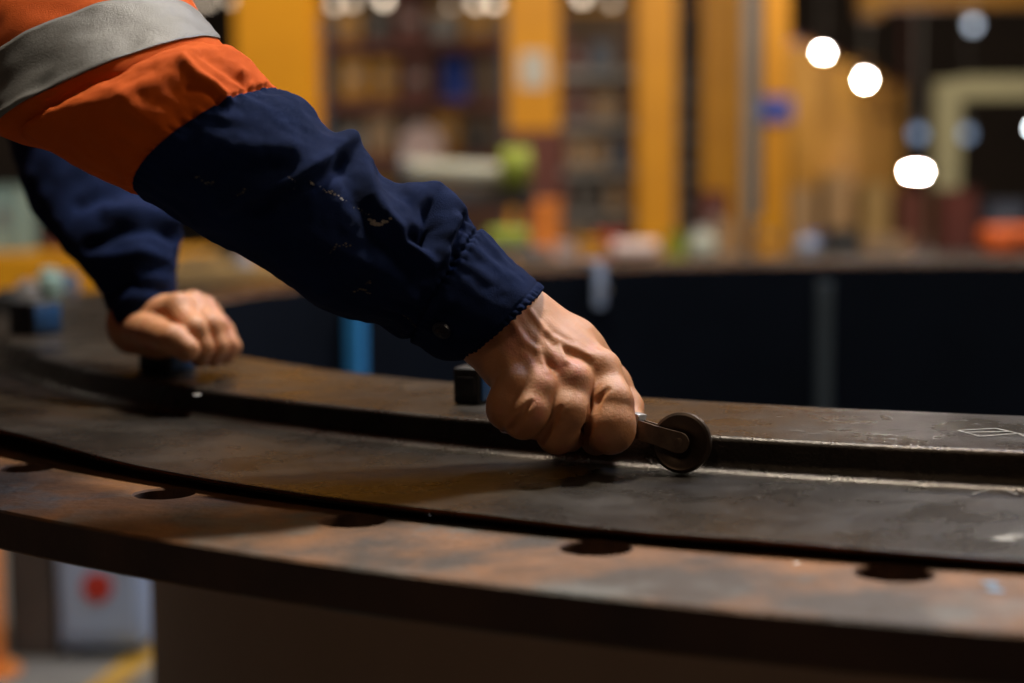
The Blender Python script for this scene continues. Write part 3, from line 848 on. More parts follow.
for sg in (1, -1):
    bm_ = MB(); pts = []
    n = 14
    for i in range(n+1):
        a = -PI/2-PI*i/n; pts.append((.0064*math.cos(a), .0064*math.sin(a)))     # round eye at the axle
    pts = [(x, y) for x, y in pts] + [(L_*.45, .0056), (L_*.80, .0060), (L_*1.05, .0060), (L_*1.05, -.0056), (L_*.80, -.0056), (L_*.45, -.0056)]
    vA = [bm_.bm.verts.new(loc(x, y, sg*.0050+(.0002 if x < L_*.6 else 0))) for x, y in pts]; vB = [bm_.bm.verts.new(loc(x, y, sg*.0076)) for x, y in pts]
    bm_.bm.faces.new(vA); bm_.bm.faces.new(vB[::-1]); k = len(pts)
    for i in range(k): bm_.bm.faces.new((vA[i], vB[i], vB[(i+1) % k], vA[(i+1) % k]))
    bmesh.ops.bevel(bm_.bm, geom=[e for e in bm_.bm.edges if len(e.link_faces) == 2 and e.calc_face_angle(0) > 1.0], offset=.0011, segments=3, affect='EDGES')
    bm_.build('fork_arm', M['fork'], tool, smooth=True, world=True)
b = MB()
R3 = Matrix((ex, ey, ez)).transposed()
b.box(loc(L_*.90, -.0036, 0), (.0060, .0110, .0158), .0008, R3); b.box(loc(L_*.72, .0, 0), (.0030, .0085, .0102), .0006, R3)
b.build('fork_bridge', M['chrome'], tool, smooth=True, world=True)
b = MB(); b.cyl(loc(L_*.95, 0, 0), loc(L_+.010, 0, 0), .0058, .0068, 28, .0006); b.build('ferrule', M['chrome'], tool, smooth=True, world=True)
hx = (Vector(at(530, 420, .995))-loc(L_+.008, 0, 0)).normalized()
b = MB(); q0 = loc(L_+.008, 0, 0)
b.lathe([(.006, 0), (.0075, .004), (.0088, .012), (.0085, .03), (.0100, .050), (.0100, .064), (.0085, .074), (.004, .078)], tuple(q0), 32, axis=tuple(hx))
b.build('handle', M['handle'], tool, smooth=True, world=True)

# ------------------------------------------------------------------ magnet blocks on the ring
def magnet(px, py, D0, dims, rz, label, guess=.035, group=None):
    p = on_sheet(px, py, guess); wx, wy, wz = dims
    t = empty('magnet_block', tuple(p+np.array([0, 0, .0003])), label, 'magnet', group, rz)
    b = MB(); b.box((0, 0, wz/2), (wx, wy, wz), .0022, seg=3); b.build('magnet_body', M['mag_black'], t, smooth=True)
    b = MB(); b.box((wx/2+.0008, 0, wz*.48), (.0018, wy*.86, wz*.80), .0006); o_ = b.build('side_panel', M['mag_blue'], t, smooth=True); o_['label'] = 'blue side panel'
    b = MB(); b.box((0, -wy/2-.0006, wz*.5), (wx*.7, .0014, wz*.5), .0005); b.build('front_plate', M['mag_black'], t, smooth=True)
    b = MB(); b.cyl((0, 0, wz-.0006), (0, 0, wz+.0016), wx*.22, n=24, bev=.0005); b.build('top_knob', M['mag_black'], t, smooth=True)
    return t
magnet(168, 371, 0, (.036, .034, .0205), -.55, 'low black magnet block with blue side panel held down under the left hand')
magnet(474, 402, 0, (.020, .030, .0260), -.35, 'narrow dark magnet block standing just behind the right hand')
magnet(36, 334, 0, (.040, .040, .0360), -.62, 'black magnet block with a blue side near the left edge, no hand on it')

# ------------------------------------------------------------------ the workshop behind
B = dict(
    concrete=mat('workshop_concrete', (.13, .125, .115), (.20, .19, .17), 1.2, .75, None, 0, .2, 20),
    line=mat('yellow_floor_paint', (.42, .24, .03), (.35, .20, .025), 6, .6),
    wall=mat('dark_brown_cladding', (.045, .032, .026), (.06, .042, .034), .7, .8),
    ceil=mat('dark_roof_cladding', (.025, .02, .02), (.035, .028, .026), .6, .85),
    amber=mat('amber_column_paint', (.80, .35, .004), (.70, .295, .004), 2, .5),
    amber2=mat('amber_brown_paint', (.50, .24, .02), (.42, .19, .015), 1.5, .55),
    grey=mat('grey_steel', (.20, .19, .19), (.26, .25, .24), 3, .5, None, .3),
    beige=mat('beige_green_frame', (.34, .32, .19), (.30, .28, .17), 3, .6),
    blue=mat('rack_blue', (.02, .06, .25), (.025, .07, .28), 3, .5),
    royal=mat('royal_blue_plastic', (.02, .07, .45), None, 3, .4),
    darkblue=mat('slate_blue', (.075, .095, .14), (.09, .115, .17), 3, .6),
    card=mat('brown_cardboard', (.38, .24, .13), (.44, .28, .15), 5, .85),
    darkbox=mat('dark_crate', (.055, .045, .042), (.075, .06, .055), 4, .7),
    red=mat('red_paint', (.50, .035, .02), (.42, .03, .018), 5, .5),
    maroon=mat('maroon_steel', (.14, .035, .025), (.11, .03, .022), 3, .6),
    white=mat('off_white_paint', (.62, .60, .56), (.55, .54, .50), 5, .6),
    pink=mat('pinkish_white_wrap', (.75, .60, .56), (.68, .52, .50), 8, .5),
    lime=mat('yellow_green_fabric', (.30, .35, .03), (.24, .29, .025), 8, .7),
    teal=mat('pale_teal_plastic', (.28, .42, .38), (.24, .36, .34), 5, .5),
    ivory=mat('ivory_pipe', (.50, .49, .38), (.44, .43, .33), 5, .45),
    orange=mat('bright_orange_plastic', (.85, .16, .03), (.75, .14, .03), 5, .45),
    black=mat('black_rubber', (.012, .012, .012), (.02, .02, .02), 5, .6),
    palewhiteblue=mat('pale_blue_white_enamel', (.34, .42, .60), (.30, .38, .55), 3, .45),
    orangepost=mat('orange_post_paint', (.75, .24, .04), (.66, .2, .035), 5, .5),
    wood=mat('pale_wood', (.40, .26, .10), (.34, .22, .085), 9, .7, stretch=(1, 6, 6)),
)
def struct(name, mb, m): return tag(mb.build(name, m), kind='structure')
X0_, X1_, Y0_, Y1_, ZC = -9.0, 16.0, -5.0, 46.0, 10.0
struct('floor', MB().box(((X0_+X1_)/2, (Y0_+Y1_)/2, -.1), (X1_-X0_, Y1_-Y0_, .2)), B['concrete'])
struct('ceiling', MB().box(((X0_+X1_)/2, (Y0_+Y1_)/2, ZC+.1), (X1_-X0_, Y1_-Y0_, .2)), B['ceil'])
struct('wall_back', MB().box(((X0_+X1_)/2, Y1_+.1, ZC/2), (X1_-X0_, .2, ZC)), B['wall'])
struct('wall_front', MB().box(((X0_+X1_)/2, Y0_-.1, ZC/2), (X1_-X0_, .2, ZC)), B['wall'])
struct('wall_left', MB().box((X0_-.1, (Y0_+Y1_)/2, ZC/2), (.2, Y1_-Y0_, ZC)), B['wall'])
struct('wall_right', MB().box((X1_+.1, (Y0_+Y1_)/2, ZC/2), (.2, Y1_-Y0_, ZC)), B['wall'])
def fl(px, py):
    p = on_plane(px, py, 0.0); return p
# painted walkway line on the floor
a0, a1 = fl(100, 690), fl(163, 640); dv = (a1-a0)/np.linalg.norm(a1-a0); a0 = a0-dv*.5; a1 = a1+dv*1.6; sd = np.array([-dv[1], dv[0], 0])*.035
tr = pydata([a0+sd+[0, 0, .001], a0-sd+[0, 0, .001], a1-sd+[0, 0, .001], a1+sd+[0, 0, .001]], [(0, 1, 2, 3)]); o_ = link('trim_1', tr, B['line'], None, False); tag(o_, kind='structure')

def wx(px, D): return float(at(px, 191, D)[0])
def wz(py, D, px=512): return float(at(px, py, D)[2])
def ibeam_column(px, D, wpx, z1, m, label, group=None, rz=0, z0=0.0, plate=True):
    wd = wpx*D/FPX; t = empty('steel_column', (wx(px, D), D, 0), label, 'column', group, rz)
    b = MB(); h = z1-z0; dp = wd*.9; tf = wd*.09
    b.box((0, -dp/2, z0+h/2), (wd, tf, h), .004); b.box((0, dp/2, z0+h/2), (wd, tf, h), .004); b.box((0, 0, z0+h/2), (tf, dp, h))
    b.build('beam', m, t)
    if plate:
        b = MB(); b.box((0, 0, .015), (wd*1.5, wd*1.5, .03), .004)
        b.build('base_plate', m, t)
        b = MB()
        for sx in (-1, 1):
            for sy in (-1, 1): b.cyl((sx*wd*.6, sy*wd*.6, .03), (sx*wd*.6, sy*wd*.6, .07), wd*.05, n=6)
        b.build('anchor_bolts', B['grey'], t)
    return t
c1 = ibeam_column(282, 8.0, 74, ZC, B['amber'], 'widest amber steel column, directly behind the shirt elbow')
c2 = ibeam_column(534, 12.0, 50, ZC, B['amber'], 'amber steel column with a small white notice, above the yellow-green roll')
b = MB(); b.box((0, -.19, wz(72, 12)), (.20, .012, .26), .003); b.build('notice', B['white'], c2)['label'] = 'small white notice board'
b = MB(); b.box((0, -.215, wz(168, 12)), (.40, .012, wz(132, 12)-wz(205, 12)), .003); b.build('lower_guard', B['maroon'], c2)['label'] = 'dark brown guard band'
ibeam_column(655, 15.0, 38, ZC, B['amber'], 'tall amber steel column standing above the white roll on the bench')
c4 = ibeam_column(722, 19.0, 40, ZC, B['amber'], 'amber steel column left of the slim grey post, red box at its foot')
ibeam_column(750, 18.0, 15, ZC, B['grey'], 'slim grey steel post between two amber columns', plate=False)
c5 = ibeam_column(774, 23.0, 22, ZC, B['amber'], 'amber steel column with a small blue sign, right of the grey post')
b = MB(); b.box((0, -.2, wz(112, 23)), (.44, .012, .34), .003); b.build('sign', B['royal'], c5)['label'] = 'small blue sign plate'
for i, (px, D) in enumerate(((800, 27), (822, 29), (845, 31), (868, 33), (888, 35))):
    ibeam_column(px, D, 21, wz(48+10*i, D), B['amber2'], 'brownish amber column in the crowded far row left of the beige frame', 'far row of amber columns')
# amber machine cladding behind the far columns
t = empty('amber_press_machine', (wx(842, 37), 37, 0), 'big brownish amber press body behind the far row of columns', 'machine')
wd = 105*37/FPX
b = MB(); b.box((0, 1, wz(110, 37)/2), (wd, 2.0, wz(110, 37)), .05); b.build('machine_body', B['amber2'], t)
b = MB(); b.box((-.2, .9, (wz(110, 37)+wz(62, 37))/2), (wd*.7, 1.6, wz(62, 37)-wz(110, 37)), .05); b.build('upper_head', B['amber2'], t)
b = MB(); b.box((0, -.06, wz(205, 37)), (wd*.8, .1, .9), .02); b.build('control_panel', B['card'], t)
b = MB(); b.cyl((-.6, -.12, wz(130, 37)), (-.6, .02, wz(130, 37)), .35, n=24, bev=.03); b.build('gauge', B['darkblue'], t)
# overhead travelling crane beams
t = empty('crane_beam', (wx(940, 20), 20, wz(1, 20)), 'amber overhead crane beam crossing the dark roof at upper right', 'crane')
b = MB(); b.box((.6, 0, .04), (3.3, .08, .30)); b.box((.6, 0, .19), (3.3, .30, .03)); b.box((.6, 0, -.11), (3.3, .30, .03)); b.build('beam', B['amber2'], t)
b = MB(); b.box((-.9, 0, 0), (.25, .4, .5), .02); b.build('end_carriage', B['amber2'], t)
for sx in (-.8, 2.0):
    b = MB(); b.cyl((sx, 0, .2), (sx, 0, ZC-wz(1, 20)-.0), .03, n=10); b.build('hanger_rod', B['maroon'], t)
t = empty('roof_truss', (0, 0, 0), 'dark maroon roof truss sloping down behind the two round lamps', 'truss')
for nm, (p, q, r) in dict(top_chord=(at(700, 5, 26), at(905, 90, 36), .16), bottom_chord=(at(730, 60, 26), at(905, 120, 36), .12)).items():
    b = MB(); b.cyl(tuple(p), tuple(q), r, n=10); b.build(nm, B['maroon'], t)
for k in range(5):
    f0, f1 = k/5, (k+.5)/5
    p = at(700, 5, 26)*(1-f0)+at(905, 90, 36)*f0; q = at(730, 60, 26)*(1-f1)+at(905, 120, 36)*f1
    b = MB(); b.cyl(tuple(p), tuple(q), .07, n=8); b.build('web_bar', B['maroon'], t)
for f, nm in ((0, 'hanger'), (1, 'hanger')):
    p = at(700, 5, 26)*(1-f)+at(905, 90, 36)*f; b = MB(); b.cyl(tuple(p), (p[0], p[1], ZC), .05, n=8); b.build(nm, B['maroon'], t)
# beige gantry frame at right
D = 9.0; t = empty('beige_gantry_frame', (wx(945, D), D, 0), 'beige green gantry frame standing at the right edge', 'frame')
def part_box(name, m, t, c, d, bev=.004):
    b = MB(); b.box((c[0]-t.location[0], c[1]-t.location[1], c[2]-t.location[2]), d, bev); return b.build(name, m, t)
part_box('post', B['beige'], t, (wx(945, D), D, wz(85, D)/2), (.135, .135, wz(85, D)))
part_box('post', B['beige'], t, (wx(1075, D), D, wz(85, D)/2), (.135, .135, wz(85, D)))
part_box('cross_beam', B['beige'], t, (wx(1010, D), D, wz(93, D)), (.60, .12, .12))
part_box('foot_plate', B['grey'], t, (wx(945, D), D, .01), (.26, .26, .02)); part_box('foot_plate', B['grey'], t, (wx(1075, D), D, .01), (.26, .26, .02))

# lamps
def bay_lamp(px, py, D, r, s, col, label, group=None, wide=1.0):
    p = at(px, py, D); t = empty('bay_lamp', tuple(p), label, 'lamp', group)
    b = MB()
    if wide > 1:
        b.box((0, 0, 0), (r*2*wide, r*1.2, r*1.2), r*.3)
    else: b.ball((0, 0, 0), r, n=20)
    b.build('bulb', emit('lamp_glow', col, s), t, smooth=True)
    b = MB(); b.lathe([(r*.4, r*2.4), (r*.5, r*1.8), (r*1.15*wide, r*1.25), (r*1.2*wide, r*1.15), (r*.35, r*1.5), (r*.3, r*2.3)], (0, 0, 0), 24); b.build('reflector', B['grey'], t, smooth=True)
    b = MB(); b.cyl((0, 0, r*2.3), (0, 0, ZC-p[2]), .012, n=8); b.build('suspension_rod', B['grey'], t)
    return t
bay_lamp(823, 53, 30, .06, 190, (1, .97, .90), 'round white bay lamp, upper left of the two by the truss')
bay_lamp(865, 80, 26, .06, 170, (1, .97, .92), 'round white bay lamp, lower right of the two by the truss')
bay_lamp(916, 172, 28, .06, 420, (1, .86, .80), 'pill shaped bright lamp low beside the beige frame', wide=2.2)
bay_lamp(973, 25, 30, .09, 1.8, (.70, .82, 1), 'dim bluish lamp near the upper right corner')
bay_lamp(971, 4, 32, .12, 1.2, (1, .7, .5), 'dim brownish lamp above the bluish one in the corner')
bay_lamp(918, 134, 34, .13, .7, (.45, .65, 1), 'faint blue lamp left of the beige post')
bay_lamp(966, 134, 34, .13, .5, (.45, .65, 1), 'faint blue lamp framed by the beige gantry')
bay_lamp(1036, 128, 30, .08, 20, (.9, .95, 1), 'white lamp cut by the right picture edge')
bay_lamp(676, -8, 30, .12, 60, (1, .95, .85), 'white lamp at the top picture edge beside the third amber column')
ORD = ['first', 'second', 'third', 'fourth', 'fifth', 'sixth', 'seventh', 'eighth', 'ninth', 'tenth', 'eleventh', 'twelfth', 'thirteenth', 'fourteenth', 'fifteenth', 'sixteenth']
for i, (px, py, s_) in enumerate(((206, 0, 7), (232, -2, 5), (335, 4, 7), (352, 1, 6), (384, -1, 14), (396, 16, 4), (418, 8, 6), (436, 20, 4), (452, 9, 7), (476, 3, 9), (494, 4, 12), (556, -2, 9), (582, -3, 12), (612, 2, 4))):
    bay_lamp(px, py, 36, .11, s_*.30, (1, .80, .60), ORD[i]+' from the left in the row of warm roof lamps', 'warm roof lamps in a row')

# storage racks with goods, between the amber columns
def rack(px0, px1, D, py_top, levels, label, up, shelf):
    x0, x1 = wx(px0, D), wx(px1, D); H = wz(py_top, D); t = empty('storage_rack', ((x0+x1)/2, D, 0), label, 'rack')
    for sx in (-1, 1):
        for sy in (-.4, .4):
            b = MB(); b.box((sx*(x1-x0)/2, sy, H/2), (.09, .08, H), .004); b.build('upright', up, t)
    for z in levels:
        b = MB(); b.box((0, 0, z-.03), (x1-x0, .84, .03)); b.box((0, -.42, z-.06), (x1-x0, .05, .10), .004); b.box((0, .42, z-.06), (x1-x0, .05, .10), .004); b.build('shelf', shelf, t)
    return x0, x1, H
def crate(x, y, z, d, m, label, group=None, nm='crate', cat='box', plate=True):
    t = empty(nm, (x, y, z), label, cat, group)
    b = MB(); tk = min(d)*.05; w_, l_, h_ = d
    b.box((0, 0, tk/2), (w_, l_, tk)); b.box((-w_/2+tk/2, 0, h_/2), (tk, l_, h_)); b.box((w_/2-tk/2, 0, h_/2), (tk, l_, h_)); b.box((0, -l_/2+tk/2, h_/2), (w_, tk, h_)); b.box((0, l_/2-tk/2, h_/2), (w_, tk, h_)); b.build('crate_body', m, t)
    b = MB(); b.box((0, 0, h_+tk*.4), (w_*1.04, l_*1.04, tk*.8), tk*.2); b.build('lid', m, t)
    if plate: b = MB(); b.box((0, -l_/2-tk*.2, h_*.55), (w_*.4, tk*.4, h_*.25)); b.build('label_plate', B['grey'], t)
    return t
def drum(x, y, z, r, h, m, label, group=None, nm='drum', cat='drum'):
    t = empty(nm, (x, y, z), label, cat, group)
    b = MB(); b.lathe([(r*.96, 0), (r, .01*h), (r*.97, .03*h), (r*.97, .32*h), (r, .335*h), (r*.97, .35*h), (r*.97, .64*h), (r, .655*h), (r*.97, .67*h), (r*.97, .96*h), (r, .98*h), (r*.94, h), (r*.9, .975*h)], (0, 0, 0), 28); b.build('drum_body', m, t, smooth=True)
    b = MB(); b.cyl((r*.5, 0, .97*h), (r*.5, 0, 1.01*h), r*.14, n=16); b.build('bung', B['grey'], t); return t
D = 15.5; LV = [.3, .92, 1.45, wz(100, 15.5), 2.50]
x0, x1, H = rack(330, 508, D, 18, LV, 'tall slate blue storage rack between the first two amber columns', B['darkblue'], B['maroon'])
CN = {}
for k_, v_ in dict(card='brown cardboard', darkbox='dark brown', darkblue='slate blue', maroon='maroon', amber2='amber brown', grey='grey steel').items(): CN[B[k_].name] = v_
SHELF = ['bottom', 'second', 'third', 'fourth', 'top']
goods = [B['card'], B['darkbox'], B['darkblue'], B['card'], B['maroon'], B['darkbox'], B['amber2'], B['grey']]
k = 0
for lv, z in enumerate(LV):
    x = x0+.12; nb = 0
    while x < x1-.3:
        w_ = float(RNG.uniform(.18, .34)); h_ = float(RNG.uniform(.22, .40)); m = goods[int(RNG.integers(0, len(goods)))]
        if lv == 3 and x > x0+.95 and k == 0:
            drum(x+.16, D-.1, z, .15, .42, B['royal'], 'royal blue drum high on the slate blue rack', nm='plastic_drum'); x += .38; k = 1; continue
        crate(x+w_/2, D+float(RNG.uniform(-.12, .05)), z, (w_, .6, h_), m, f'{CN[m.name]} box, {ORD[nb]} from the left on the {SHELF[lv]} shelf of the slate blue rack', 'boxes on the slate blue rack'); x += w_+.04; nb += 1
D = 18.0; LV2 = [.3, .85, 1.35, 1.85, 2.40]
x0, x1, H = rack(560, 636, D, -20, LV2, 'maroon storage rack seen between the second and third amber columns', B['maroon'], B['grey'])
for lv, z in enumerate(LV2):
    x = x0+.08; nb = 0
    while x < x1-.25:
        w_ = float(RNG.uniform(.16, .26)); h_ = float(RNG.uniform(.25, .38)); m = [B['darkblue'], B['darkbox'], B['maroon'], B['card']][int(RNG.integers(0, 4))]
        crate(x+w_/2, D, z, (w_, .6, h_), m, f'{CN[m.name]} box, {ORD[nb]} from the left on the {SHELF[lv]} shelf of the maroon rack', 'boxes on the maroon rack'); x += w_+.03; nb += 1
D = 21.0
x0, x1, H = rack(676, 705, D, -20, LV2, 'narrow grey rack seen between the third and fourth amber columns', B['darkblue'], B['grey'])
for lv, z in enumerate(LV2): crate((x0+x1)/2, D, z, (.26, .6, .36), B['darkbox'], f'dark box on the {SHELF[lv]} shelf of the narrow grey rack', 'boxes on the narrow grey rack')
# partition of sheet metal behind the racks
D = 24; t = empty('partition_panel', (wx(470, D), D, 0), 'brown sheet partition behind the slate blue rack', 'partition')
b = MB(); b.box((0, 0, 1.9), (6.4, .06, 3.6))
for i in range(16): b.box((-3.0+i*.4, -.05, 1.9), (.12, .05, 3.6))
b.build('panel', mat('brown_partition', (.14, .085, .05), (.10, .065, .045), 1.2, .7), t); b = MB(); b.box((0, 0, 3.75), (6.5, .16, .1)); b.build('top_rail', B['amber2'], t)
# low goods in front of the amber press
D = 26
for i, (px, m, h_, w_) in enumerate(((800, B['card'], .55, .45), (835, B['card'], .75, .45), (872, B['wood'], .6, .45), (908, B['maroon'], .5, .4))):
    crate(wx(px, D), D, 0, (w_, .6, h_+.55), m, ['brown pallet box at the foot of the far columns, leftmost', 'tall brown pallet box under the two round lamps', 'pale wooden pallet box left of the bright pill lamp', 'maroon pallet box below the bright pill lamp'][i], plate=False)

# workbench behind the ring with small goods on it
D = 7.0; zb = wz(259, D); xa, xb = wx(515, D), wx(1060, D)
t = empty('workbench', ((xa+xb)/2, D, 0), 'long dark workbench behind the ring carrying boxes and rolls', 'workbench')
b = MB(); b.box((0, .1, zb-.03), (xb-xa, .7, .06), .005); b.build('bench_top', B['darkbox'], t)
for sx in (-1, 0, 1):
    for sy in (-.2, .4):
        b = MB(); b.box((sx*(xb-xa-.1)/2, sy, (zb-.06)/2), (.07, .07, zb-.06), .004); b.build('leg', B['grey'], t)
b = MB(); b.box((0, .1, .25), (xb-xa-.1, .5, .03)); b.build('lower_shelf', B['grey'], t)
def on_bench(px): return wx(px, D)
def roll(x, y, z, r, L, m, label, nm='wrap_roll'):
    t = empty(nm, (x, y, z), label, 'roll'); b = MB(); b.lathe([(r*.25, -L/2), (r*.95, -L/2), (r, -L/2+.006), (r, L/2-.006), (r*.95, L/2), (r*.25, L/2)], (0, 0, r), 28, axis=(1, 0, 0)); b.build('wrap', m, t, smooth=True)
    b = MB(); b.cyl((-L/2-.01, 0, r), (L/2+.01, 0, r), r*.24, n=16); b.build('core', B['card'], t, smooth=True); return t
crate(on_bench(566), D, zb, (.10, .16, .065), B['pink'], 'pinkish tray at the left end of the bench goods', nm='tray')
crate(on_bench(590), D-.05, zb, (.115, .16, .085), B['amber'], 'amber box on the workbench between pink tray and white roll', nm='small_box')
crate(on_bench(612), D+.12, zb, (.13, .16, .105), B['red'], 'flat red box behind the white roll on the workbench', nm='small_box')
roll(on_bench(633), D-.08, zb, .040, .19, B['pink'], 'pinkish white wrap roll lying on the workbench')
drum(on_bench(676), D, zb, .045, .11, B['lime'], 'yellow-green can on the workbench left of the pale round jar', nm='paint_can', cat='can')
t = empty('round_jar', (on_bench(701), D-.05, zb), 'pale whitish round jar on the workbench under the fourth column', 'jar')
b = MB(); b.lathe([(.03, 0), (.052, .01), (.062, .045), (.055, .085), (.035, .10), (.034, .11)], (0, 0, 0), 28); b.build('jar_body', mat('milky_jar', (.62, .66, .56), (.56, .60, .50), 8, .4), t, smooth=True)
b = MB(); b.cyl((0, 0, .108), (0, 0, .128), .037, n=24, bev=.003); b.build('lid', B['white'], t, smooth=True)
drum(on_bench(729), D+.2, zb, .05, .155, B['card'], 'beige can standing farther back beside the round jar', nm='paint_can', cat='can')
crate(on_bench(770), D+.1, zb, (.105, .16, .16), B['amber'], 'amber box on the workbench below the blue-signed column', nm='small_box')
crate(on_bench(722), D+.35, zb, (.13, .16, .28), B['maroon'], 'maroon box behind the round jar at the back of the bench', nm='small_box')
t = empty('lamp_glint_ball', (on_bench(805), D-.1, zb), 'small bright bluish ball standing in for a lamp reflection on the workbench edge', 'reflection')
b = MB(); b.ball((0, 0, .045), .045); b.build('glint_ball', B['palewhiteblue'], t, smooth=True); b = MB(); b.cyl((-.06, 0, .045), (.06, 0, .045), .026, n=20, bev=.003); b.build('glint_stub', B['grey'], t, smooth=True); b = MB(); b.box((.02, 0, .098), (.09, .016, .010), .003); b.build('glint_bar', B['royal'], t)  # made-up ball, stub and bar imitating a bluish lamp reflection
crate(on_bench(845), D+.1, zb, (.14, .2, .11), B['black'], 'black box on the workbench right of the bluish ball', nm='small_box')
crate(on_bench(890), D+.15, zb, (.22, .2, .075), B['card'], 'brown cardboard box on the workbench left of the beige post', nm='small_box')
t = empty('orange_tool_case', (on_bench(1012), D-.05, zb), 'bright orange tool case on the workbench at the right edge', 'case')
b = MB(); b.box((0, 0, .065), (.27, .2, .12), .03, seg=4); b.build('case_shell', B['orange'], t, smooth=True); b = MB(); b.box((0, -.104, .065), (.05, .012, .03), .003); b.build('latch', B['black'], t); b = MB(); b.box((0, 0, .138), (.11, .02, .016), .005); b.build('handle', B['black'], t)
crate(on_bench(1024), D+.3, zb, (.17, .16, .22), B['darkblue'], 'slate blue box behind the orange tool case', nm='small_box')
crate(on_bench(978), D+.36, zb, (.17, .16, .28), B['maroon'], 'maroon box at the back of the bench near the right edge', nm='small_box', plate=False)

# trestle with a pale pipe and a yellow-green roll
D = 6.2; t = empty('trestle', (wx(470, D), D, 0), 'dark steel trestle carrying the pale pipe behind the forearm', 'trestle'); zt = wz(186, D)
b = MB(); b.box((0, 0, zt-.04), (.50, .10, .08), .004); b.build('top_beam', B['darkbox'], t)
for sx in (-1, 1):
    for sy in (-1, 1):
        b = MB(); b.cyl((sx*.20, 0, zt-.06), (sx*.25, sy*.25, 0), .025, n=10); b.build('leg', B['darkbox'], t)
t = empty('pale_pipe', (wx(455, D), D, zt+.013), 'ivory pipe lying on the trestle, ending at the yellow-green roll', 'pipe')
b = MB(); b.lathe([(.030, -.21), (.040, -.21), (.042, -.205), (.042, .205), (.040, .21), (.030, .21)], (0, 0, .043), 28, axis=(1, 0, -.06)); b.build('pipe_wall', B['ivory'], t, smooth=True)
b = MB(); b.lathe([(.043, -.02), (.058, -.018), (.058, .018), (.043, .02)], (-.19, 0, .055), 28, axis=(1, 0, -.06)); b.build('collar', B['grey'], t, smooth=True)
roll(wx(516, D), D-.12, zt, .072, .11, B['lime'], 'round yellow-green strap roll at the end of the ivory pipe', nm='strap_roll')
D = 5.4
roll(wx(508, D), D, wz(248, D), .034, .13, B['lime'], 'smaller yellow-green roll low behind the shirt cuff', nm='strap_roll')
t = empty('roll_stand', (wx(508, D), D, 0), 'grey stand under the smaller yellow-green roll', 'stand'); zs = wz(248, D)
b = MB(); b.box((0, 0, zs-.012), (.26, .22, .022), .003); b.build('top_plate', B['grey'], t)
for sx in (-1, 1):
    for sy in (-1, 1): b = MB(); b.box((sx*.11, sy*.09, (zs-.022)/2), (.03, .03, zs-.022)); b.build('leg', B['grey'], t)
drum(wx(543, 8.5), 8.5, 0, .10, wz(200, 8.5), B['orangepost'], 'tall orange gas bottle shape behind the trestle, below the white-notice column', nm='gas_bottle', cat='gas bottle')
t = empty('round_fan', (wx(422, 9.5), 9.5, 0), 'greyish pink round fan on a stand behind the ivory pipe', 'fan'); zf = wz(146, 9.5)
b = MB(); b.lathe([(.05, -.05), (.12, -.06), (.13, -.03), (.13, .05), (.12, .06), (.05, .05)], (0, 0, zf), 28, axis=(0, 1, 0)); b.build('fan_head', mat('greyish_pink', (.40, .30, .29), (.34, .26, .26), 6, .5), t, smooth=True)
b = MB(); b.cyl((0, 0, .03), (0, 0, zf-.11), .02, n=12); b.build('pole', B['grey'], t); b = MB(); b.cyl((0, 0, 0), (0, 0, .03), .2, n=24, bev=.006); b.build('base', B['grey'], t)

# hanging tag on the inner rim
th_ = inner_angle(600, 1.16); q = pol(1.166, th_, 0)
t = empty('rim_clamp', (q[0], q[1], ZF+.0385), 'pale clamp hanging over the far inner rim of the tank', 'clamp', rz=th_)
b = MB(); b.box((-.004, 0, -.045), (.012, .022, .085), .004); b.build('front_jaw', B['palewhiteblue'], t)
b = MB(); b.box((.022, 0, .003), (.064, .020, .008), .002); b.build('top_jaw', B['palewhiteblue'], t)
b = MB(); b.cyl((-.035, 0, -.05), (-.010, 0, -.05), .005, n=12); b.build('screw', B['grey'], t)

# small jars and bolts on the ring far to the left
def ring_item(px, py, kind, label, m, r, h):
    p = on_sheet(px, py, .035)
    t = empty(kind, tuple(p+np.array([0, 0, .0004])), label, 'jar'); b = MB(); b.lathe([(r*.9, 0), (r, h*.06), (r, h*.72), (r*.6, h*.82), (r*.6, h*.86)], (0, 0, 0), 24); b.build('jar_body', m, t, smooth=True)
    b = MB(); b.cyl((0, 0, h*.85), (0, 0, h), r*.66, n=20, bev=r*.08); b.build('lid', m, t, smooth=True)
ring_item(8, 312, 'small_jar', 'black squat jar at the very left on the ring', B['black'], .022, .032)
ring_item(27, 303, 'small_jar', 'pale grey jar on the ring behind the blue-sided magnet', B['grey'], .018, .034)
ring_item(50, 298, 'small_jar', 'pale teal jar on the ring left of the left shirt sleeve', B['teal'], .020, .046)
ring_item(66, 293, 'small_jar', 'dark blue-black jar on the ring beside the blurred left sleeve', B['darkblue'], .022, .034)
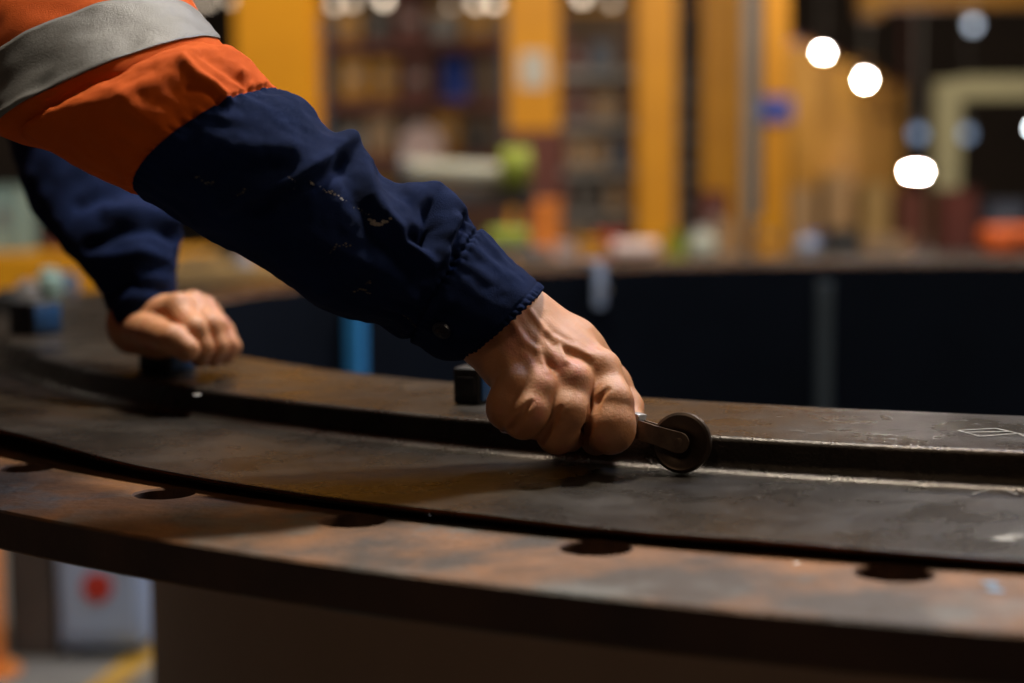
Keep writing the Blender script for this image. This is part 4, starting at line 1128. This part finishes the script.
# behind the left sleeve
D = 6.5
t = empty('yellow_bench', (wx(60, D), D, 0), 'yellow steel bench beyond the left end of the ring', 'bench'); zy = wz(247, D)
b = MB(); b.box((0, 0, zy-.10), (1.15, .5, .20), .01); b.build('bench_top', B['amber'], t)
for sx in (-.5, .5):
    for sy in (-.2, .2): b = MB(); b.box((sx, sy, (zy-.2)/2), (.06, .06, zy-.2)); b.build('leg', B['amber'], t)
crate(wx(10, D), D, zy, (.13, .25, .26), B['teal'], 'pale teal box standing on the yellow bench at the left edge')
crate(wx(68, D), D+.05, zy, (.14, .25, .10), B['maroon'], 'maroon box lying on the yellow bench')
D = 5.2; t = empty('timber_trestle', (wx(215, D), D, 0), 'low wooden trestle seen under the right forearm', 'trestle'); zw = wz(262, D)
b = MB(); b.box((0, 0, zw-.04), (.42, .3, .08), .006); b.build('top_beam', B['wood'], t)
for sx in (-1, 1):
    for sy in (-1, 1): b = MB(); b.cyl((sx*.16, sy*.08, zw-.07), (sx*.18, sy*.2, 0), .022, n=8); b.build('leg', B['wood'], t)
drum(wx(243, D), D, zw, .030, .045, B['palewhiteblue'], 'small pale blue-white can on the timber trestle', nm='paint_can', cat='can')
crate(wx(200, D), D, zw, (.12, .2, .035), B['wood'], 'pale wooden tray on the timber trestle', nm='tray')

# below the ring at left
p = fl(103, 660); t = empty('white_tool_cabinet', (p[0], p[1]+.12, 0), 'pale blue-white cabinet on the floor under the ring edge at left', 'cabinet')
b = MB(); b.box((0, 0, .26), (.20, .24, .46), .008); b.build('cabinet_body', B['palewhiteblue'], t, smooth=True); b = MB(); b.box((0, -.123, .24), (.175, .01, .36), .004); b.build('door', B['palewhiteblue'], t); b = MB(); b.box((.06, -.132, .26), (.012, .012, .08), .003); b.build('handle', B['grey'], t)
zk = wz(582, p[1]); b = MB(); b.cyl((-.005, -.134, zk), (-.005, -.126, zk), .036, n=28, bev=.002); b.build('round_sticker', B['red'], t)['label'] = 'red round sticker'
b = MB(); b.box((0, .02, .015), (.16, .18, .03)); b.build('plinth', B['black'], t)
p = fl(33, 658); crate(p[0], p[1]+.15, 0, (.115, .28, .36), B['darkbox'], 'dark tall crate left of the pale cabinet under the ring', plate=False)
p = fl(-6, 666); t = empty('orange_bollard', (p[0]+.004, p[1]-.06, 0), 'orange safety bollard at the lower left picture edge', 'bollard')
b = MB(); b.cyl((0, 0, .012), (0, 0, .62), .04, n=24, bev=.01); b.build('post', B['orangepost'], t, smooth=True); b = MB(); b.cyl((0, 0, 0), (0, 0, .014), .075, n=24, bev=.003); b.build('base_flange', B['orangepost'], t, smooth=True)
